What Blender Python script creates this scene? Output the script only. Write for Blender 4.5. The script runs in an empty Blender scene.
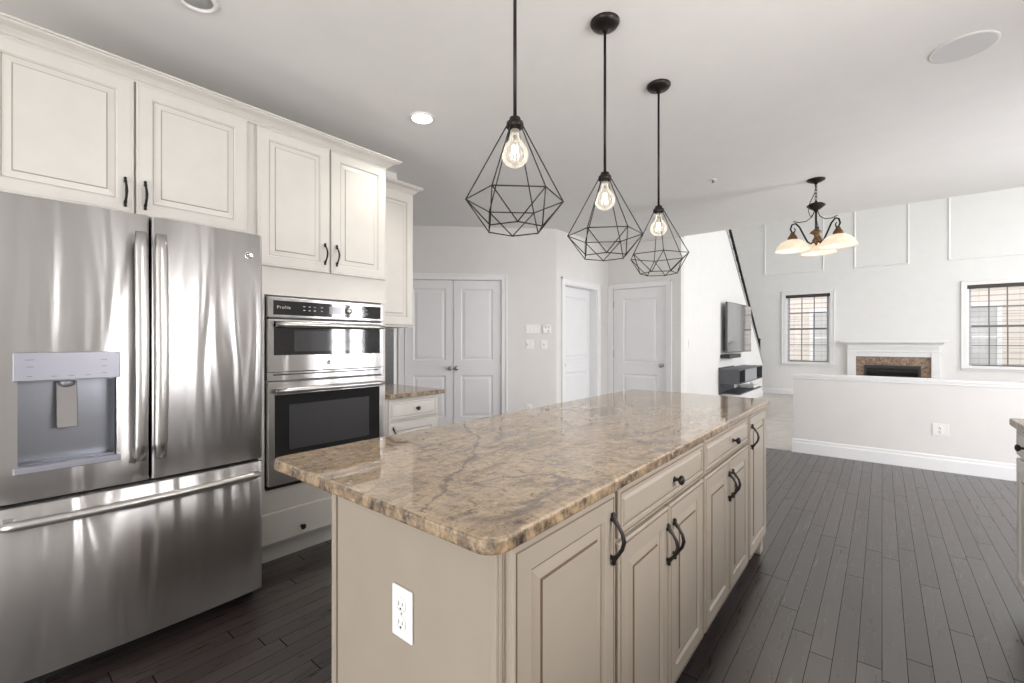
import bpy, bmesh, math, random
from mathutils import Vector, Matrix

S = bpy.context.scene
COL = S.collection
random.seed(7)
PI = math.pi

# ------------------------------------------------------------------ camera
cam_d = bpy.data.cameras.new('camera')
cam_d.sensor_width = 36.0
cam_d.lens = 450.0 / 1024.0 * 36.0
cam_d.clip_start = 0.02
cam_d.clip_end = 200
cam = bpy.data.objects.new('camera', cam_d)
COL.objects.link(cam)
cam.location = (0, 0, 1.27)
cam.rotation_euler = (math.radians(90), 0, math.radians(39.43))
S.camera = cam

# ------------------------------------------------------------------ world, light, exposure
W = bpy.data.worlds.new('daylight')
S.world = W
W.use_nodes = True
bgn = W.node_tree.nodes['Background']
bgn.inputs['Color'].default_value = (0.95, 0.97, 1.0, 1)
bgn.inputs['Strength'].default_value = 1.25

S.view_settings.view_transform = 'Standard'
S.view_settings.look = 'None'
S.view_settings.exposure = 1.42
S.view_settings.gamma = 1.0
S.view_settings.use_curve_mapping = False


def area(name, loc, direction, sx, sy, power, color=(1, 1, 1), spread=180):
    d = bpy.data.lights.new(name, 'AREA')
    d.shape = 'RECTANGLE'
    d.size = sx
    d.size_y = sy
    d.energy = power
    d.color = color
    d.spread = math.radians(spread)
    o = bpy.data.objects.new(name, d)
    COL.objects.link(o)
    o.location = loc
    o.rotation_euler = Vector(direction).to_track_quat('-Z', 'Y').to_euler()
    return o


# daylight arriving through the glazed openings built below; the bay and back lamps are added fill
area('daylight_sink_window', (1.36, 1.42, 1.72), (-1, 0, 0.15), 1.3, 1.35, 31, (1.0, 0.995, 0.985))
area('daylight_patio_door', (3.10, 4.87, 1.08), (-1, -0.15, 0.12), 0.8, 2.1, 52, (0.97, 0.98, 1.0))
area('fill_bay_window', (2.12, 3.10, 1.30), (-0.25, 1, 0.15), 1.3, 1.6, 12, (0.98, 0.99, 1.0))  # added fill for the nook; its window is made up
area('daylight_living_windows', (4.60, 9.6, 2.55), (-1, 0.18, -0.1), 4.4, 3.9, 98, (0.98, 0.99, 1.0))
area('fill_back_window', (-0.55, -3.12, 1.15), (0, 1, 0.45), 2.9, 2.1, 54, (1.0, 0.995, 0.985))  # added fill from behind the camera, through a made-up opening

# ------------------------------------------------------------------ materials
def mat(name, color=(0.8, 0.8, 0.8), rough=0.5, metal=0.0, **kw):
    m = bpy.data.materials.new(name)
    m.use_nodes = True
    p = m.node_tree.nodes['Principled BSDF']
    p.inputs['Base Color'].default_value = (*color, 1)
    p.inputs['Roughness'].default_value = rough
    p.inputs['Metallic'].default_value = metal
    for k, v in kw.items():
        p.inputs[k.replace('_', ' ')].default_value = v
    return m


def nt(m):
    return m.node_tree.nodes, m.node_tree.links, m.node_tree.nodes['Principled BSDF']


def noise(nodes, links, vec, scale, detail=4, rough=0.5, dist=0.0):
    n = nodes.new('ShaderNodeTexNoise')
    n.inputs['Scale'].default_value = scale
    n.inputs['Detail'].default_value = detail
    n.inputs['Roughness'].default_value = rough
    n.inputs['Distortion'].default_value = dist
    if vec is not None:
        links.new(vec, n.inputs['Vector'])
    return n.outputs['Fac']


def ramp(nodes, links, fac, stops):
    r = nodes.new('ShaderNodeValToRGB')
    e = r.color_ramp.elements
    while len(e) > len(stops):
        e.remove(e[-1])
    while len(e) < len(stops):
        e.new(0.5)
    for i, (p, c) in enumerate(stops):
        e[i].position = p
        e[i].color = (*c, 1) if len(c) == 3 else c
    links.new(fac, r.inputs['Fac'])
    return r.outputs['Color']


def math_n(nodes, links, op, a, b=None, clamp=False):
    n = nodes.new('ShaderNodeMath')
    n.operation = op
    n.use_clamp = clamp
    for i, x in enumerate((a, b)):
        if x is None:
            continue
        if isinstance(x, (int, float)):
            n.inputs[i].default_value = x
        else:
            links.new(x, n.inputs[i])
    return n.outputs[0]


def mixc(nodes, links, fac, a, b, blend='MIX'):
    n = nodes.new('ShaderNodeMix')
    n.data_type = 'RGBA'
    n.blend_type = blend
    for sock, x in ((n.inputs[0], fac), (n.inputs[6], a), (n.inputs[7], b)):
        if isinstance(x, (int, float)):
            sock.default_value = x
        elif isinstance(x, tuple):
            sock.default_value = (*x, 1)
        else:
            links.new(x, sock)
    return n.outputs[2]


def mapping(nodes, links, scale=(1, 1, 1), src='Object'):
    if src == 'Position':
        v = nodes.new('ShaderNodeNewGeometry').outputs['Position']
    else:
        v = nodes.new('ShaderNodeTexCoord').outputs[src]
    m = nodes.new('ShaderNodeMapping')
    m.inputs['Scale'].default_value = scale
    links.new(v, m.inputs['Vector'])
    return m.outputs['Vector']


def bump(nodes, links, p, height, strength, dist=0.01):
    b = nodes.new('ShaderNodeBump')
    b.inputs['Strength'].default_value = strength
    b.inputs['Distance'].default_value = dist
    links.new(height, b.inputs['Height'])
    links.new(b.outputs['Normal'], p.inputs['Normal'])


def painted(name, color, rough, var=0.03, scale=6, bstr=0.04, bscale=180):
    m = mat(name, color, rough)
    n, l, p = nt(m)
    v = mapping(n, l, src='Position')
    f = noise(n, l, v, scale, 3)
    c2 = tuple(min(1, c * (1 - var * 2)) for c in color)
    c = ramp(n, l, f, [(0.3, c2), (0.7, color)])
    l.new(c, p.inputs['Base Color'])
    bump(n, l, p, noise(n, l, v, bscale, 2), bstr, 0.002)
    return m


M = {}
M['wall'] = painted('wall_paint', (0.75, 0.733, 0.71), 0.75, 0.015)
M['wall_living'] = painted('living_room_paint', (0.82, 0.815, 0.80), 0.7, 0.012)
M['ceiling'] = painted('ceiling_paint', (0.84, 0.825, 0.81), 0.85, 0.012)
M['trim'] = painted('trim_paint', (0.84, 0.84, 0.84), 0.38, 0.01)
M['door'] = painted('door_paint', (0.82, 0.815, 0.82), 0.4, 0.01)
M['cab'] = painted('cabinet_cream_paint', (0.64, 0.615, 0.572), 0.36, 0.02, 9, 0.02)
M['glaze'] = mat('cabinet_glaze', (0.13, 0.085, 0.05), 0.5)
M['glaze_light'] = mat('light_cabinet_glaze', (0.36, 0.33, 0.28), 0.5)
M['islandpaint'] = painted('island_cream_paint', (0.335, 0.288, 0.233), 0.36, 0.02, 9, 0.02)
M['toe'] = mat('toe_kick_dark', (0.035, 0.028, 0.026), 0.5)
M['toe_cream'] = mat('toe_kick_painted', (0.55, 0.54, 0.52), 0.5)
M['bronze'] = mat('dark_bronze', (0.022, 0.018, 0.016), 0.38, 0.6)
M['blackiron'] = mat('black_iron', (0.025, 0.022, 0.02), 0.45, 0.5)
M['black'] = mat('black_plastic', (0.012, 0.012, 0.013), 0.35)
M['gasket'] = mat('rubber_gasket', (0.01, 0.01, 0.01), 0.8)
M['blackglass'] = mat('oven_black_glass', (0.016, 0.016, 0.018), 0.04, 0.0, Specular_IOR_Level=0.8)
M['ovencav'] = mat('oven_window_tint', (0.055, 0.055, 0.058), 0.05, 0.0, Specular_IOR_Level=0.8)
M['display'] = mat('display_glass', (0.09, 0.085, 0.09), 0.1)
M['nickel'] = mat('satin_nickel', (0.42, 0.39, 0.36), 0.28, 1.0)
M['paddle'] = mat('paddle_grey', (0.16, 0.15, 0.145), 0.4, 0.5)
M['chrome'] = mat('chrome', (0.8, 0.8, 0.8), 0.08, 1.0)
M['white'] = mat('white_plastic', (0.82, 0.81, 0.79), 0.35)
M['slot'] = mat('slot_dark', (0.05, 0.045, 0.04), 0.6)
M['greymark'] = mat('grey_marking', (0.55, 0.55, 0.55), 0.5)
M['darkmark'] = mat('dark_marking', (0.16, 0.16, 0.19), 0.5)
M['brass'] = mat('antique_brass', (0.19, 0.11, 0.055), 0.4, 0.8)
M['screen'] = mat('tv_screen', (0.42, 0.42, 0.43), 0.05, 0.75)
M['console'] = mat('console_grey', (0.085, 0.09, 0.10), 0.45)
M['console_face'] = mat('console_light_grey', (0.33, 0.34, 0.36), 0.45)
M['muntin'] = mat('backlit_muntin', (0.20, 0.20, 0.215), 0.5)  # grey stands in for the backlit shade on the bars
M['sash'] = mat('window_sash', (0.48, 0.48, 0.52), 0.45)
M['valance'] = mat('blind_valance_wood', (0.055, 0.042, 0.04), 0.5)
M['slat'] = mat('blind_slat', (0.30, 0.27, 0.26), 0.5)
M['firebox'] = mat('firebox_black', (0.02, 0.02, 0.02), 0.35)
M['soot'] = mat('firebox_inner', (0.05, 0.047, 0.045), 0.7)
M['baffle'] = mat('grey_baffle', (0.42, 0.41, 0.40), 0.5)
M['speaker'] = mat('speaker_grille', (0.68, 0.68, 0.68), 0.8)


def steel(name, color, rough, wave, aniso=0.65):
    m = mat(name, color, rough, 1.0)
    n, l, p = nt(m)
    v = mapping(n, l, (1.0, 6.0, 0.7), 'Position')
    f1 = noise(n, l, v, 1.6, 1.5, 0.4, 0.5)
    v2 = mapping(n, l, (3, 3, 700), 'Position')
    f2 = noise(n, l, v2, 1.0, 2)
    h = math_n(n, l, 'ADD', f1, math_n(n, l, 'MULTIPLY', f2, 0.0012))
    bump(n, l, p, h, wave, 0.02)
    p.inputs['Anisotropic'].default_value = aniso
    t = n.new('ShaderNodeTangent')
    t.direction_type = 'RADIAL'
    t.axis = 'Z'
    l.new(t.outputs['Tangent'], p.inputs['Tangent'])
    p.inputs['Anisotropic Rotation'].default_value = 0.25
    return m


M['steel'] = steel('brushed_stainless', (0.56, 0.55, 0.545), 0.30, 0.6, 0.9)
M['steel2'] = steel('oven_stainless', (0.55, 0.54, 0.53), 0.28, 0.15, 0.85)
M['steelbar'] = mat('handle_stainless', (0.60, 0.585, 0.57), 0.3, 1.0)
M['panelsteel'] = mat('dispenser_panel', (0.30, 0.30, 0.34), 0.4, 0.5)
M['cavsteel'] = mat('dispenser_cavity', (0.24, 0.25, 0.28), 0.3, 0.8)
M['fridgeside'] = mat('fridge_side_grey', (0.14, 0.14, 0.145), 0.5)


def emis(name, color, strength):
    m = bpy.data.materials.new(name)
    m.use_nodes = True
    n, l = m.node_tree.nodes, m.node_tree.links
    n.clear()
    e = n.new('ShaderNodeEmission')
    e.inputs['Color'].default_value = (*color, 1)
    e.inputs['Strength'].default_value = strength
    o = n.new('ShaderNodeOutputMaterial')
    l.new(e.outputs[0], o.inputs['Surface'])
    return m


M['lamp_lit'] = emis('lit_lamp_lens', (1.0, 0.95, 0.88), 9)
M['filament'] = emis('lit_filament', (1.0, 0.86, 0.66), 6)


def glass(name, tint, gloss, glow=0.0, glowcol=(1, 0.9, 0.75)):
    m = bpy.data.materials.new(name)
    m.use_nodes = True
    n, l = m.node_tree.nodes, m.node_tree.links
    n.clear()
    t = n.new('ShaderNodeBsdfTransparent')
    t.inputs['Color'].default_value = (*tint, 1)
    g = n.new('ShaderNodeBsdfGlossy')
    g.inputs['Roughness'].default_value = 0.03
    fr = n.new('ShaderNodeFresnel')
    fr.inputs['IOR'].default_value = 1.45
    mx = n.new('ShaderNodeMixShader')
    k = math_n(n, l, 'ADD', math_n(n, l, 'MULTIPLY', fr.outputs[0], gloss), 0.0, True)
    l.new(k, mx.inputs[0])
    l.new(t.outputs[0], mx.inputs[1])
    l.new(g.outputs[0], mx.inputs[2])
    out = mx.outputs[0]
    if glow:
        e = n.new('ShaderNodeEmission')
        e.inputs['Color'].default_value = (*glowcol, 1)
        e.inputs['Strength'].default_value = glow
        a = n.new('ShaderNodeAddShader')
        l.new(out, a.inputs[0])
        l.new(e.outputs[0], a.inputs[1])
        out = a.outputs[0]
    o = n.new('ShaderNodeOutputMaterial')
    l.new(out, o.inputs['Surface'])
    return m


M['pane'] = glass('window_glass', (0.98, 0.97, 0.975), 0.35)
M['bulb'] = glass('bulb_glass', (0.80, 0.78, 0.75), 0.9, 0.10)

m = M['shade'] = mat('alabaster_shade', (0.85, 0.78, 0.68), 0.4)
n_, l_, p_ = nt(m)
f_ = noise(n_, l_, mapping(n_, l_, src='Object'), 14, 4, 0.6, 1.5)
l_.new(ramp(n_, l_, f_, [(0.3, (0.60, 0.46, 0.33)), (0.65, (0.68, 0.61, 0.52))]), p_.inputs['Base Color'])
l_.new(ramp(n_, l_, f_, [(0.3, (1.0, 0.74, 0.48)), (0.65, (1.0, 0.88, 0.70))]), p_.inputs['Emission Color'])
p_.inputs['Emission Strength'].default_value = 0.22

# granite
m = M['granite'] = mat('granite', (0.5, 0.4, 0.3), 0.045)
n_, l_, p_ = nt(m)
v_ = mapping(n_, l_, (1, 1, 1), 'Position')
va = mapping(n_, l_, (3.2, 1.1, 2.0), 'Position')
n1 = noise(n_, l_, va, 2.3, 9, 0.62, 1.4)
base = ramp(n_, l_, n1, [(0.28, (0.235, 0.185, 0.15)), (0.42, (0.36, 0.28, 0.195)), (0.52, (0.45, 0.355, 0.25)),
                         (0.62, (0.40, 0.325, 0.24)), (0.75, (0.27, 0.23, 0.195))])
n2 = noise(n_, l_, v_, 34, 9, 0.78, 0.8)
c = mixc(n_, l_, 1.0, base, ramp(n_, l_, n2, [(0.34, (0.34, 0.32, 0.31)), (0.46, (0.86, 0.84, 0.82)), (0.56, (1.05, 1.02, 0.98)), (0.70, (1.5, 1.42, 1.3))]), 'MULTIPLY')
n3 = noise(n_, l_, v_, 120, 3, 0.6)
c = mixc(n_, l_, ramp(n_, l_, n3, [(0.60, (0, 0, 0)), (0.70, (0.75, 0.75, 0.75))]), c, (0.09, 0.06, 0.045))
n4 = noise(n_, l_, mapping(n_, l_, (1.5, 0.7, 1.3), 'Position'), 1.9, 7, 0.6, 1.0)
vein = math_n(n_, l_, 'ABSOLUTE', math_n(n_, l_, 'SUBTRACT', n4, 0.52))
vf = ramp(n_, l_, vein, [(0.0, (0.8, 0.8, 0.8)), (0.007, (0.45, 0.45, 0.45)), (0.022, (0, 0, 0))])
gate = ramp(n_, l_, noise(n_, l_, v_, 2.4, 2), [(0.46, (0, 0, 0)), (0.58, (1, 1, 1))])
vf = mixc(n_, l_, 1.0, vf, gate, 'MULTIPLY')
c = mixc(n_, l_, vf, c, (0.13, 0.10, 0.10))


def vmath(op, a, b=None):
    n = n_.new('ShaderNodeVectorMath')
    n.operation = op
    for i_, x_ in enumerate((a, b)):
        if x_ is None:
            continue
        if isinstance(x_, tuple):
            n.inputs[i_].default_value = x_
        else:
            l_.new(x_, n.inputs[i_])
    return n


# long mineral veins of this slab, wandering with noise
wn_ = n_.new('ShaderNodeTexNoise')
wn_.inputs['Scale'].default_value = 9
wn_.inputs['Detail'].default_value = 6
wn_.inputs['Roughness'].default_value = 0.7
l_.new(v_, wn_.inputs['Vector'])
wo = vmath('SUBTRACT', wn_.outputs['Color'], (0.5, 0.5, 0.5)).outputs[0]
sc_ = n_.new('ShaderNodeVectorMath')
sc_.operation = 'SCALE'
sc_.inputs['Scale'].default_value = 0.12
l_.new(wo, sc_.inputs[0])
pw = vmath('MULTIPLY', vmath('ADD', v_, sc_.outputs[0]).outputs[0], (1, 1, 0)).outputs[0]
dmin = None
for (ax, ay), (bx, by) in (((-0.74, 0.61), (-0.86, 0.81)), ((-0.86, 0.81), (-1.0, 1.04)), ((-1.0, 1.04), (-1.11, 1.165)), ((-1.11, 1.165), (-1.38, 1.34)),
                           ((-0.844, 1.079), (-0.77, 1.084)), ((-1.23, 2.53), (-0.94, 2.16)), ((-1.15, 1.75), (-1.02, 1.62))):
    ba = (bx - ax, by - ay, 0)
    L2 = ba[0] ** 2 + ba[1] ** 2
    pa_ = vmath('SUBTRACT', pw, (ax, ay, 0)).outputs[0]
    hN = math_n(n_, l_, 'DIVIDE', vmath('DOT_PRODUCT', pa_, ba).outputs['Value'], L2, True)
    s2 = n_.new('ShaderNodeVectorMath')
    s2.operation = 'SCALE'
    s2.inputs[0].default_value = ba
    l_.new(hN, s2.inputs['Scale'])
    dd = vmath('LENGTH', vmath('SUBTRACT', pa_, s2.outputs[0]).outputs[0]).outputs['Value']
    dmin = dd if dmin is None else math_n(n_, l_, 'MINIMUM', dmin, dd)
wid = math_n(n_, l_, 'ADD', math_n(n_, l_, 'MULTIPLY', noise(n_, l_, v_, 14, 4, 0.7), 0.034), -0.009)
vm = math_n(n_, l_, 'DIVIDE', dmin, math_n(n_, l_, 'MAXIMUM', wid, 0.0015))
c = mixc(n_, l_, ramp(n_, l_, vm, [(0.25, (0.72, 0.72, 0.72)), (1.0, (0, 0, 0))]), c, (0.12, 0.09, 0.085))
l_.new(c, p_.inputs['Base Color'])
p_.inputs['IOR'].default_value = 1.75

# rougher chipped edge of the same stone
m = M['granite_edge'] = m.copy()
m.name = 'granite_edge'
n_, l_, p_ = nt(m)
src = p_.inputs['Base Color'].links[0].from_socket
ve = mapping(n_, l_, (0.8, 0.8, 0.6), 'Position')
l_.new(mixc(n_, l_, 1.0, src, ramp(n_, l_, noise(n_, l_, ve, 38, 5, 0.7), [(0.36, (0.14, 0.12, 0.11)), (0.5, (0.62, 0.57, 0.50)), (0.66, (1.0, 0.93, 0.80))]), 'MULTIPLY'), p_.inputs['Base Color'])
p_.inputs['Roughness'].default_value = 0.22
bump(n_, l_, p_, noise(n_, l_, mapping(n_, l_, (1, 1, 0.5), 'Position'), 90, 5, 0.7), 0.5, 0.01)

# stone tile surround of the fireplace
m = M['stone'] = mat('marble_surround', (0.4, 0.3, 0.2), 0.25)
n_, l_, p_ = nt(m)
v_ = mapping(n_, l_, (1, 1, 1), 'Position')
l_.new(ramp(n_, l_, noise(n_, l_, v_, 9, 8, 0.7, 1.5), [(0.3, (0.07, 0.04, 0.025)), (0.48, (0.21, 0.13, 0.08)),
                                                      (0.6, (0.33, 0.245, 0.17)), (0.72, (0.12, 0.085, 0.06))]), p_.inputs['Base Color'])

# backsplash tile
m = M['tile'] = mat('backsplash_tile', (0.2, 0.18, 0.17), 0.3)
n_, l_, p_ = nt(m)
tc = n_.new('ShaderNodeNewGeometry').outputs['Position']
sp = n_.new('ShaderNodeSeparateXYZ')
l_.new(tc, sp.inputs[0])
cb = n_.new('ShaderNodeCombineXYZ')
l_.new(sp.outputs[1], cb.inputs[0])
l_.new(sp.outputs[2], cb.inputs[1])
br = n_.new('ShaderNodeTexBrick')
br.inputs['Scale'].default_value = 1.0
br.inputs['Brick Width'].default_value = 0.10
br.inputs['Row Height'].default_value = 0.05
br.inputs['Mortar Size'].default_value = 0.002
br.inputs['Color1'].default_value = (0.035, 0.034, 0.034, 1)
br.inputs['Color2'].default_value = (0.045, 0.043, 0.042, 1)
br.inputs['Mortar'].default_value = (0.06, 0.057, 0.055, 1)
l_.new(cb.outputs[0], br.inputs['Vector'])
l_.new(br.outputs['Color'], p_.inputs['Base Color'])

# hardwood floor, 3 inch boards running along Y
m = M['wood'] = mat('dark_hardwood', (0.05, 0.035, 0.03), 0.3)
n_, l_, p_ = nt(m)
pos = n_.new('ShaderNodeNewGeometry').outputs['Position']
sp = n_.new('ShaderNodeSeparateXYZ')
l_.new(pos, sp.inputs[0])
BW, BL = 0.0765, 1.25
xr = math_n(n_, l_, 'DIVIDE', sp.outputs[0], BW)
row = math_n(n_, l_, 'FLOOR', xr)
wn = n_.new('ShaderNodeTexWhiteNoise')
wn.noise_dimensions = '1D'
l_.new(row, wn.inputs['W'])
yo = math_n(n_, l_, 'ADD', math_n(n_, l_, 'DIVIDE', sp.outputs[1], BL), math_n(n_, l_, 'MULTIPLY', wn.outputs['Value'], 7.3))
colu = math_n(n_, l_, 'FLOOR', yo)
idc = n_.new('ShaderNodeCombineXYZ')
l_.new(row, idc.inputs[0])
l_.new(colu, idc.inputs[1])
wn2 = n_.new('ShaderNodeTexWhiteNoise')
wn2.noise_dimensions = '3D'
l_.new(idc.outputs[0], wn2.inputs['Vector'])
fx = math_n(n_, l_, 'FRACT', xr)
fy = math_n(n_, l_, 'FRACT', yo)
gx = math_n(n_, l_, 'LESS_THAN', math_n(n_, l_, 'ABSOLUTE', math_n(n_, l_, 'SUBTRACT', fx, 0.5)), 0.487)
gy = math_n(n_, l_, 'LESS_THAN', math_n(n_, l_, 'ABSOLUTE', math_n(n_, l_, 'SUBTRACT', fy, 0.5)), 0.4985)
board = math_n(n_, l_, 'MULTIPLY', gx, gy)
# per-board shifted grain coordinates
gv = n_.new('ShaderNodeVectorMath')
gv.operation = 'ADD'
l_.new(pos, gv.inputs[0])
l_.new(wn2.outputs['Color'], gv.inputs[1])
gm = n_.new('ShaderNodeMapping')
gm.inputs['Scale'].default_value = (34, 2.2, 1)
l_.new(gv.outputs[0], gm.inputs['Vector'])
gr = noise(n_, l_, gm.outputs[0], 1.6, 6, 0.65, 0.5)
cb1 = ramp(n_, l_, wn2.outputs['Value'], [(0.0, (0.022, 0.0155, 0.0150)), (0.5, (0.027, 0.019, 0.0185)), (1.0, (0.034, 0.024, 0.0235))])
cb2 = mixc(n_, l_, 1.0, cb1, ramp(n_, l_, gr, [(0.3, (0.55, 0.55, 0.55)), (0.7, (1.5, 1.42, 1.4))]), 'MULTIPLY')
wear = ramp(n_, l_, noise(n_, l_, gm.outputs[0], 0.55, 5, 0.75, 0.3), [(0.60, (1, 1, 1)), (0.68, (0.30, 0.28, 0.27))])
cb2 = mixc(n_, l_, 1.0, cb2, wear, 'MULTIPLY')
cc = mixc(n_, l_, board, (0.002, 0.0015, 0.0015), cb2)
l_.new(cc, p_.inputs['Base Color'])
scr = n_.new('ShaderNodeMapping')
scr.inputs['Scale'].default_value = (9, 26, 1)
l_.new(gv.outputs[0], scr.inputs['Vector'])
sc = noise(n_, l_, scr.outputs[0], 1.3, 2, 0.5, 0.4)
hh = math_n(n_, l_, 'ADD', math_n(n_, l_, 'MULTIPLY', gr, 0.25), math_n(n_, l_, 'MULTIPLY', sc, 0.7))
hh = math_n(n_, l_, 'ADD', hh, math_n(n_, l_, 'MULTIPLY', board, 0.7))
hh = math_n(n_, l_, 'ADD', hh, math_n(n_, l_, 'MULTIPLY', wn2.outputs['Value'], 0.2))
bump(n_, l_, p_, hh, 0.45, 0.004)
rg = ramp(n_, l_, gr, [(0.3, (0.25, 0.25, 0.25)), (0.7, (0.36, 0.36, 0.36))])
l_.new(mixc(n_, l_, board, (1, 1, 1), rg), p_.inputs['Roughness'])
wv = math_n(n_, l_, 'ADD', math_n(n_, l_, 'MULTIPLY', wn2.outputs['Value'], 0.10), 0.45)
l_.new(math_n(n_, l_, 'MULTIPLY', board, wv), p_.inputs['Specular IOR Level'])
p_.inputs['IOR'].default_value = 2.3

m = M['carpet'] = mat('carpet', (0.62, 0.59, 0.55), 0.95)
n_, l_, p_ = nt(m)
v_ = mapping(n_, l_, src='Position')
l_.new(ramp(n_, l_, noise(n_, l_, v_, 5, 6, 0.7), [(0.3, (0.52, 0.49, 0.45)), (0.7, (0.66, 0.63, 0.59))]), p_.inputs['Base Color'])
bump(n_, l_, p_, noise(n_, l_, v_, 160, 3), 0.6, 0.01)

# neighbour's lap siding
m = M['siding'] = mat('lap_siding', (0.75, 0.66, 0.6), 0.7)
n_, l_, p_ = nt(m)
sp = n_.new('ShaderNodeSeparateXYZ')
l_.new(n_.new('ShaderNodeNewGeometry').outputs['Position'], sp.inputs[0])
fz = math_n(n_, l_, 'FRACT', math_n(n_, l_, 'DIVIDE', sp.outputs[2], 0.165))
l_.new(ramp(n_, l_, fz, [(0.0, (0.32, 0.27, 0.25)), (0.09, (0.66, 0.58, 0.54)), (0.16, (0.78, 0.70, 0.65))]), p_.inputs['Base Color'])
M['lawn'] = painted('lawn_grass', (0.10, 0.16, 0.06), 0.9, 0.2, 3)


# ------------------------------------------------------------------ mesh builder
class Fr:
    """local frame on a vertical face: u along it, z up, w out of it"""
    def __init__(s, o, u, n):
        s.o = Vector(o)
        s.u = Vector(u).normalized()
        s.n = Vector(n).normalized()

    def p(s, u, z, w=0.0):
        return s.o + s.u * u + s.n * w + Vector((0, 0, z))


WF = None


class MB:
    def __init__(s):
        s.v, s.f, s.m, s.sm = [], [], [], []

    def add(s, vs, fs, mi=0, smooth=False):
        k = len(s.v)
        s.v += [tuple(v) for v in vs]
        for f in fs:
            s.f.append([k + i for i in f])
            s.m.append(mi)
            s.sm.append(smooth)
        return s

    def box(s, x0, x1, y0, y1, z0, z1, mi=0):
        vs = [(x, y, z) for z in (z0, z1) for y in (y0, y1) for x in (x0, x1)]
        return s.add(vs, [(0, 2, 3, 1), (4, 5, 7, 6), (0, 1, 5, 4), (2, 6, 7, 3), (0, 4, 6, 2), (1, 3, 7, 5)], mi)

    def fbox(s, F, u0, u1, z0, z1, w0, w1, mi=0):
        vs = [F.p(u, z, w) for z in (z0, z1) for w in (w0, w1) for u in (u0, u1)]
        return s.add(vs, [(0, 2, 3, 1), (4, 5, 7, 6), (0, 1, 5, 4), (2, 6, 7, 3), (0, 4, 6, 2), (1, 3, 7, 5)], mi)

    def tube(s, pts, r, n=8, mi=0, caps=True, closed=False):
        pts = [Vector(p) for p in pts]
        rs = r if isinstance(r, (list, tuple)) else [r] * len(pts)
        N = len(pts)
        rings = []
        prev = None
        for i, p in enumerate(pts):
            if closed:
                t = (pts[(i + 1) % N] - pts[i - 1]).normalized()
            elif i == 0:
                t = (pts[1] - p).normalized()
            elif i == N - 1:
                t = (p - pts[i - 1]).normalized()
            else:
                t = (pts[i + 1] - pts[i - 1]).normalized()
            if prev is None:
                a = Vector((0, 0, 1)) if abs(t.z) < 0.9 else Vector((1, 0, 0))
                a = (a - t * a.dot(t)).normalized()
            else:
                a = prev - t * prev.dot(t)
                a = a.normalized() if a.length > 1e-6 else Vector((1, 0, 0))
            prev = a
            b = t.cross(a)
            rings.append([p + (a * math.cos(2 * PI * k / n) + b * math.sin(2 * PI * k / n)) * rs[i] for k in range(n)])
        vs = [v for rg in rings for v in rg]
        fs = []
        for i in range(N if closed else N - 1):
            j = (i + 1) % N
            for k in range(n):
                k2 = (k + 1) % n
                fs.append((i * n + k, i * n + k2, j * n + k2, j * n + k))
        if caps and not closed:
            fs.append(tuple(range(n - 1, -1, -1)))
            fs.append(tuple((N - 1) * n + k for k in range(n)))
        return s.add(vs, fs, mi, True)

    def lathe(s, prof, c, n=24, mi=0, axis=None, cap0=True, cap1=True):
        """prof: list of (radius, height) along axis from c"""
        ax = Vector(axis or (0, 0, 1)).normalized()
        a = ax.orthogonal().normalized()
        b = ax.cross(a)
        c = Vector(c)
        vs, fs = [], []
        for (r, h) in prof:
            for k in range(n):
                t = 2 * PI * k / n
                vs.append(c + ax * h + (a * math.cos(t) + b * math.sin(t)) * r)
        for i in range(len(prof) - 1):
            for k in range(n):
                k2 = (k + 1) % n
                fs.append((i * n + k, i * n + k2, (i + 1) * n + k2, (i + 1) * n + k))
        if cap0:
            fs.append(tuple(range(n - 1, -1, -1)))
        if cap1:
            fs.append(tuple((len(prof) - 1) * n + k for k in range(n)))
        return s.add(vs, fs, mi, True)

    def prism(s, poly, d0, d1, conv, mi=0):
        """poly 2-D, conv(a,b,d) -> 3-D"""
        n = len(poly)
        vs = [conv(a, b, d0) for a, b in poly] + [conv(a, b, d1) for a, b in poly]
        fs = [tuple(range(n - 1, -1, -1)), tuple(range(n, 2 * n))]
        fs += [(i, (i + 1) % n, n + (i + 1) % n, n + i) for i in range(n)]
        return s.add(vs, fs, mi)

    def loops(s, F, u0, u1, z0, z1, prof, back=None, mats=None):
        """nested rectangle loops: prof = [(inset, w), ...]; last one is filled"""
        vs, fs, ms = [], [], []
        for (i, w) in prof:
            vs += [F.p(u0 + i, z0 + i, w), F.p(u1 - i, z0 + i, w), F.p(u1 - i, z1 - i, w), F.p(u0 + i, z1 - i, w)]
        k0 = len(s.v)
        s.v += [tuple(v) for v in vs]
        for a in range(len(prof) - 1):
            for k in range(4):
                k2 = (k + 1) % 4
                s.f.append([k0 + a * 4 + k, k0 + a * 4 + k2, k0 + (a + 1) * 4 + k2, k0 + (a + 1) * 4 + k])
                s.m.append(mats[a] if mats else 0)
                s.sm.append(False)
        e = k0 + (len(prof) - 1) * 4
        s.f.append([e, e + 1, e + 2, e + 3])
        s.m.append(0)
        s.sm.append(False)
        if back:
            s.f.append([k0 + 3, k0 + 2, k0 + 1, k0])
            s.m.append(0)
            s.sm.append(False)
        return s

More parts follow.
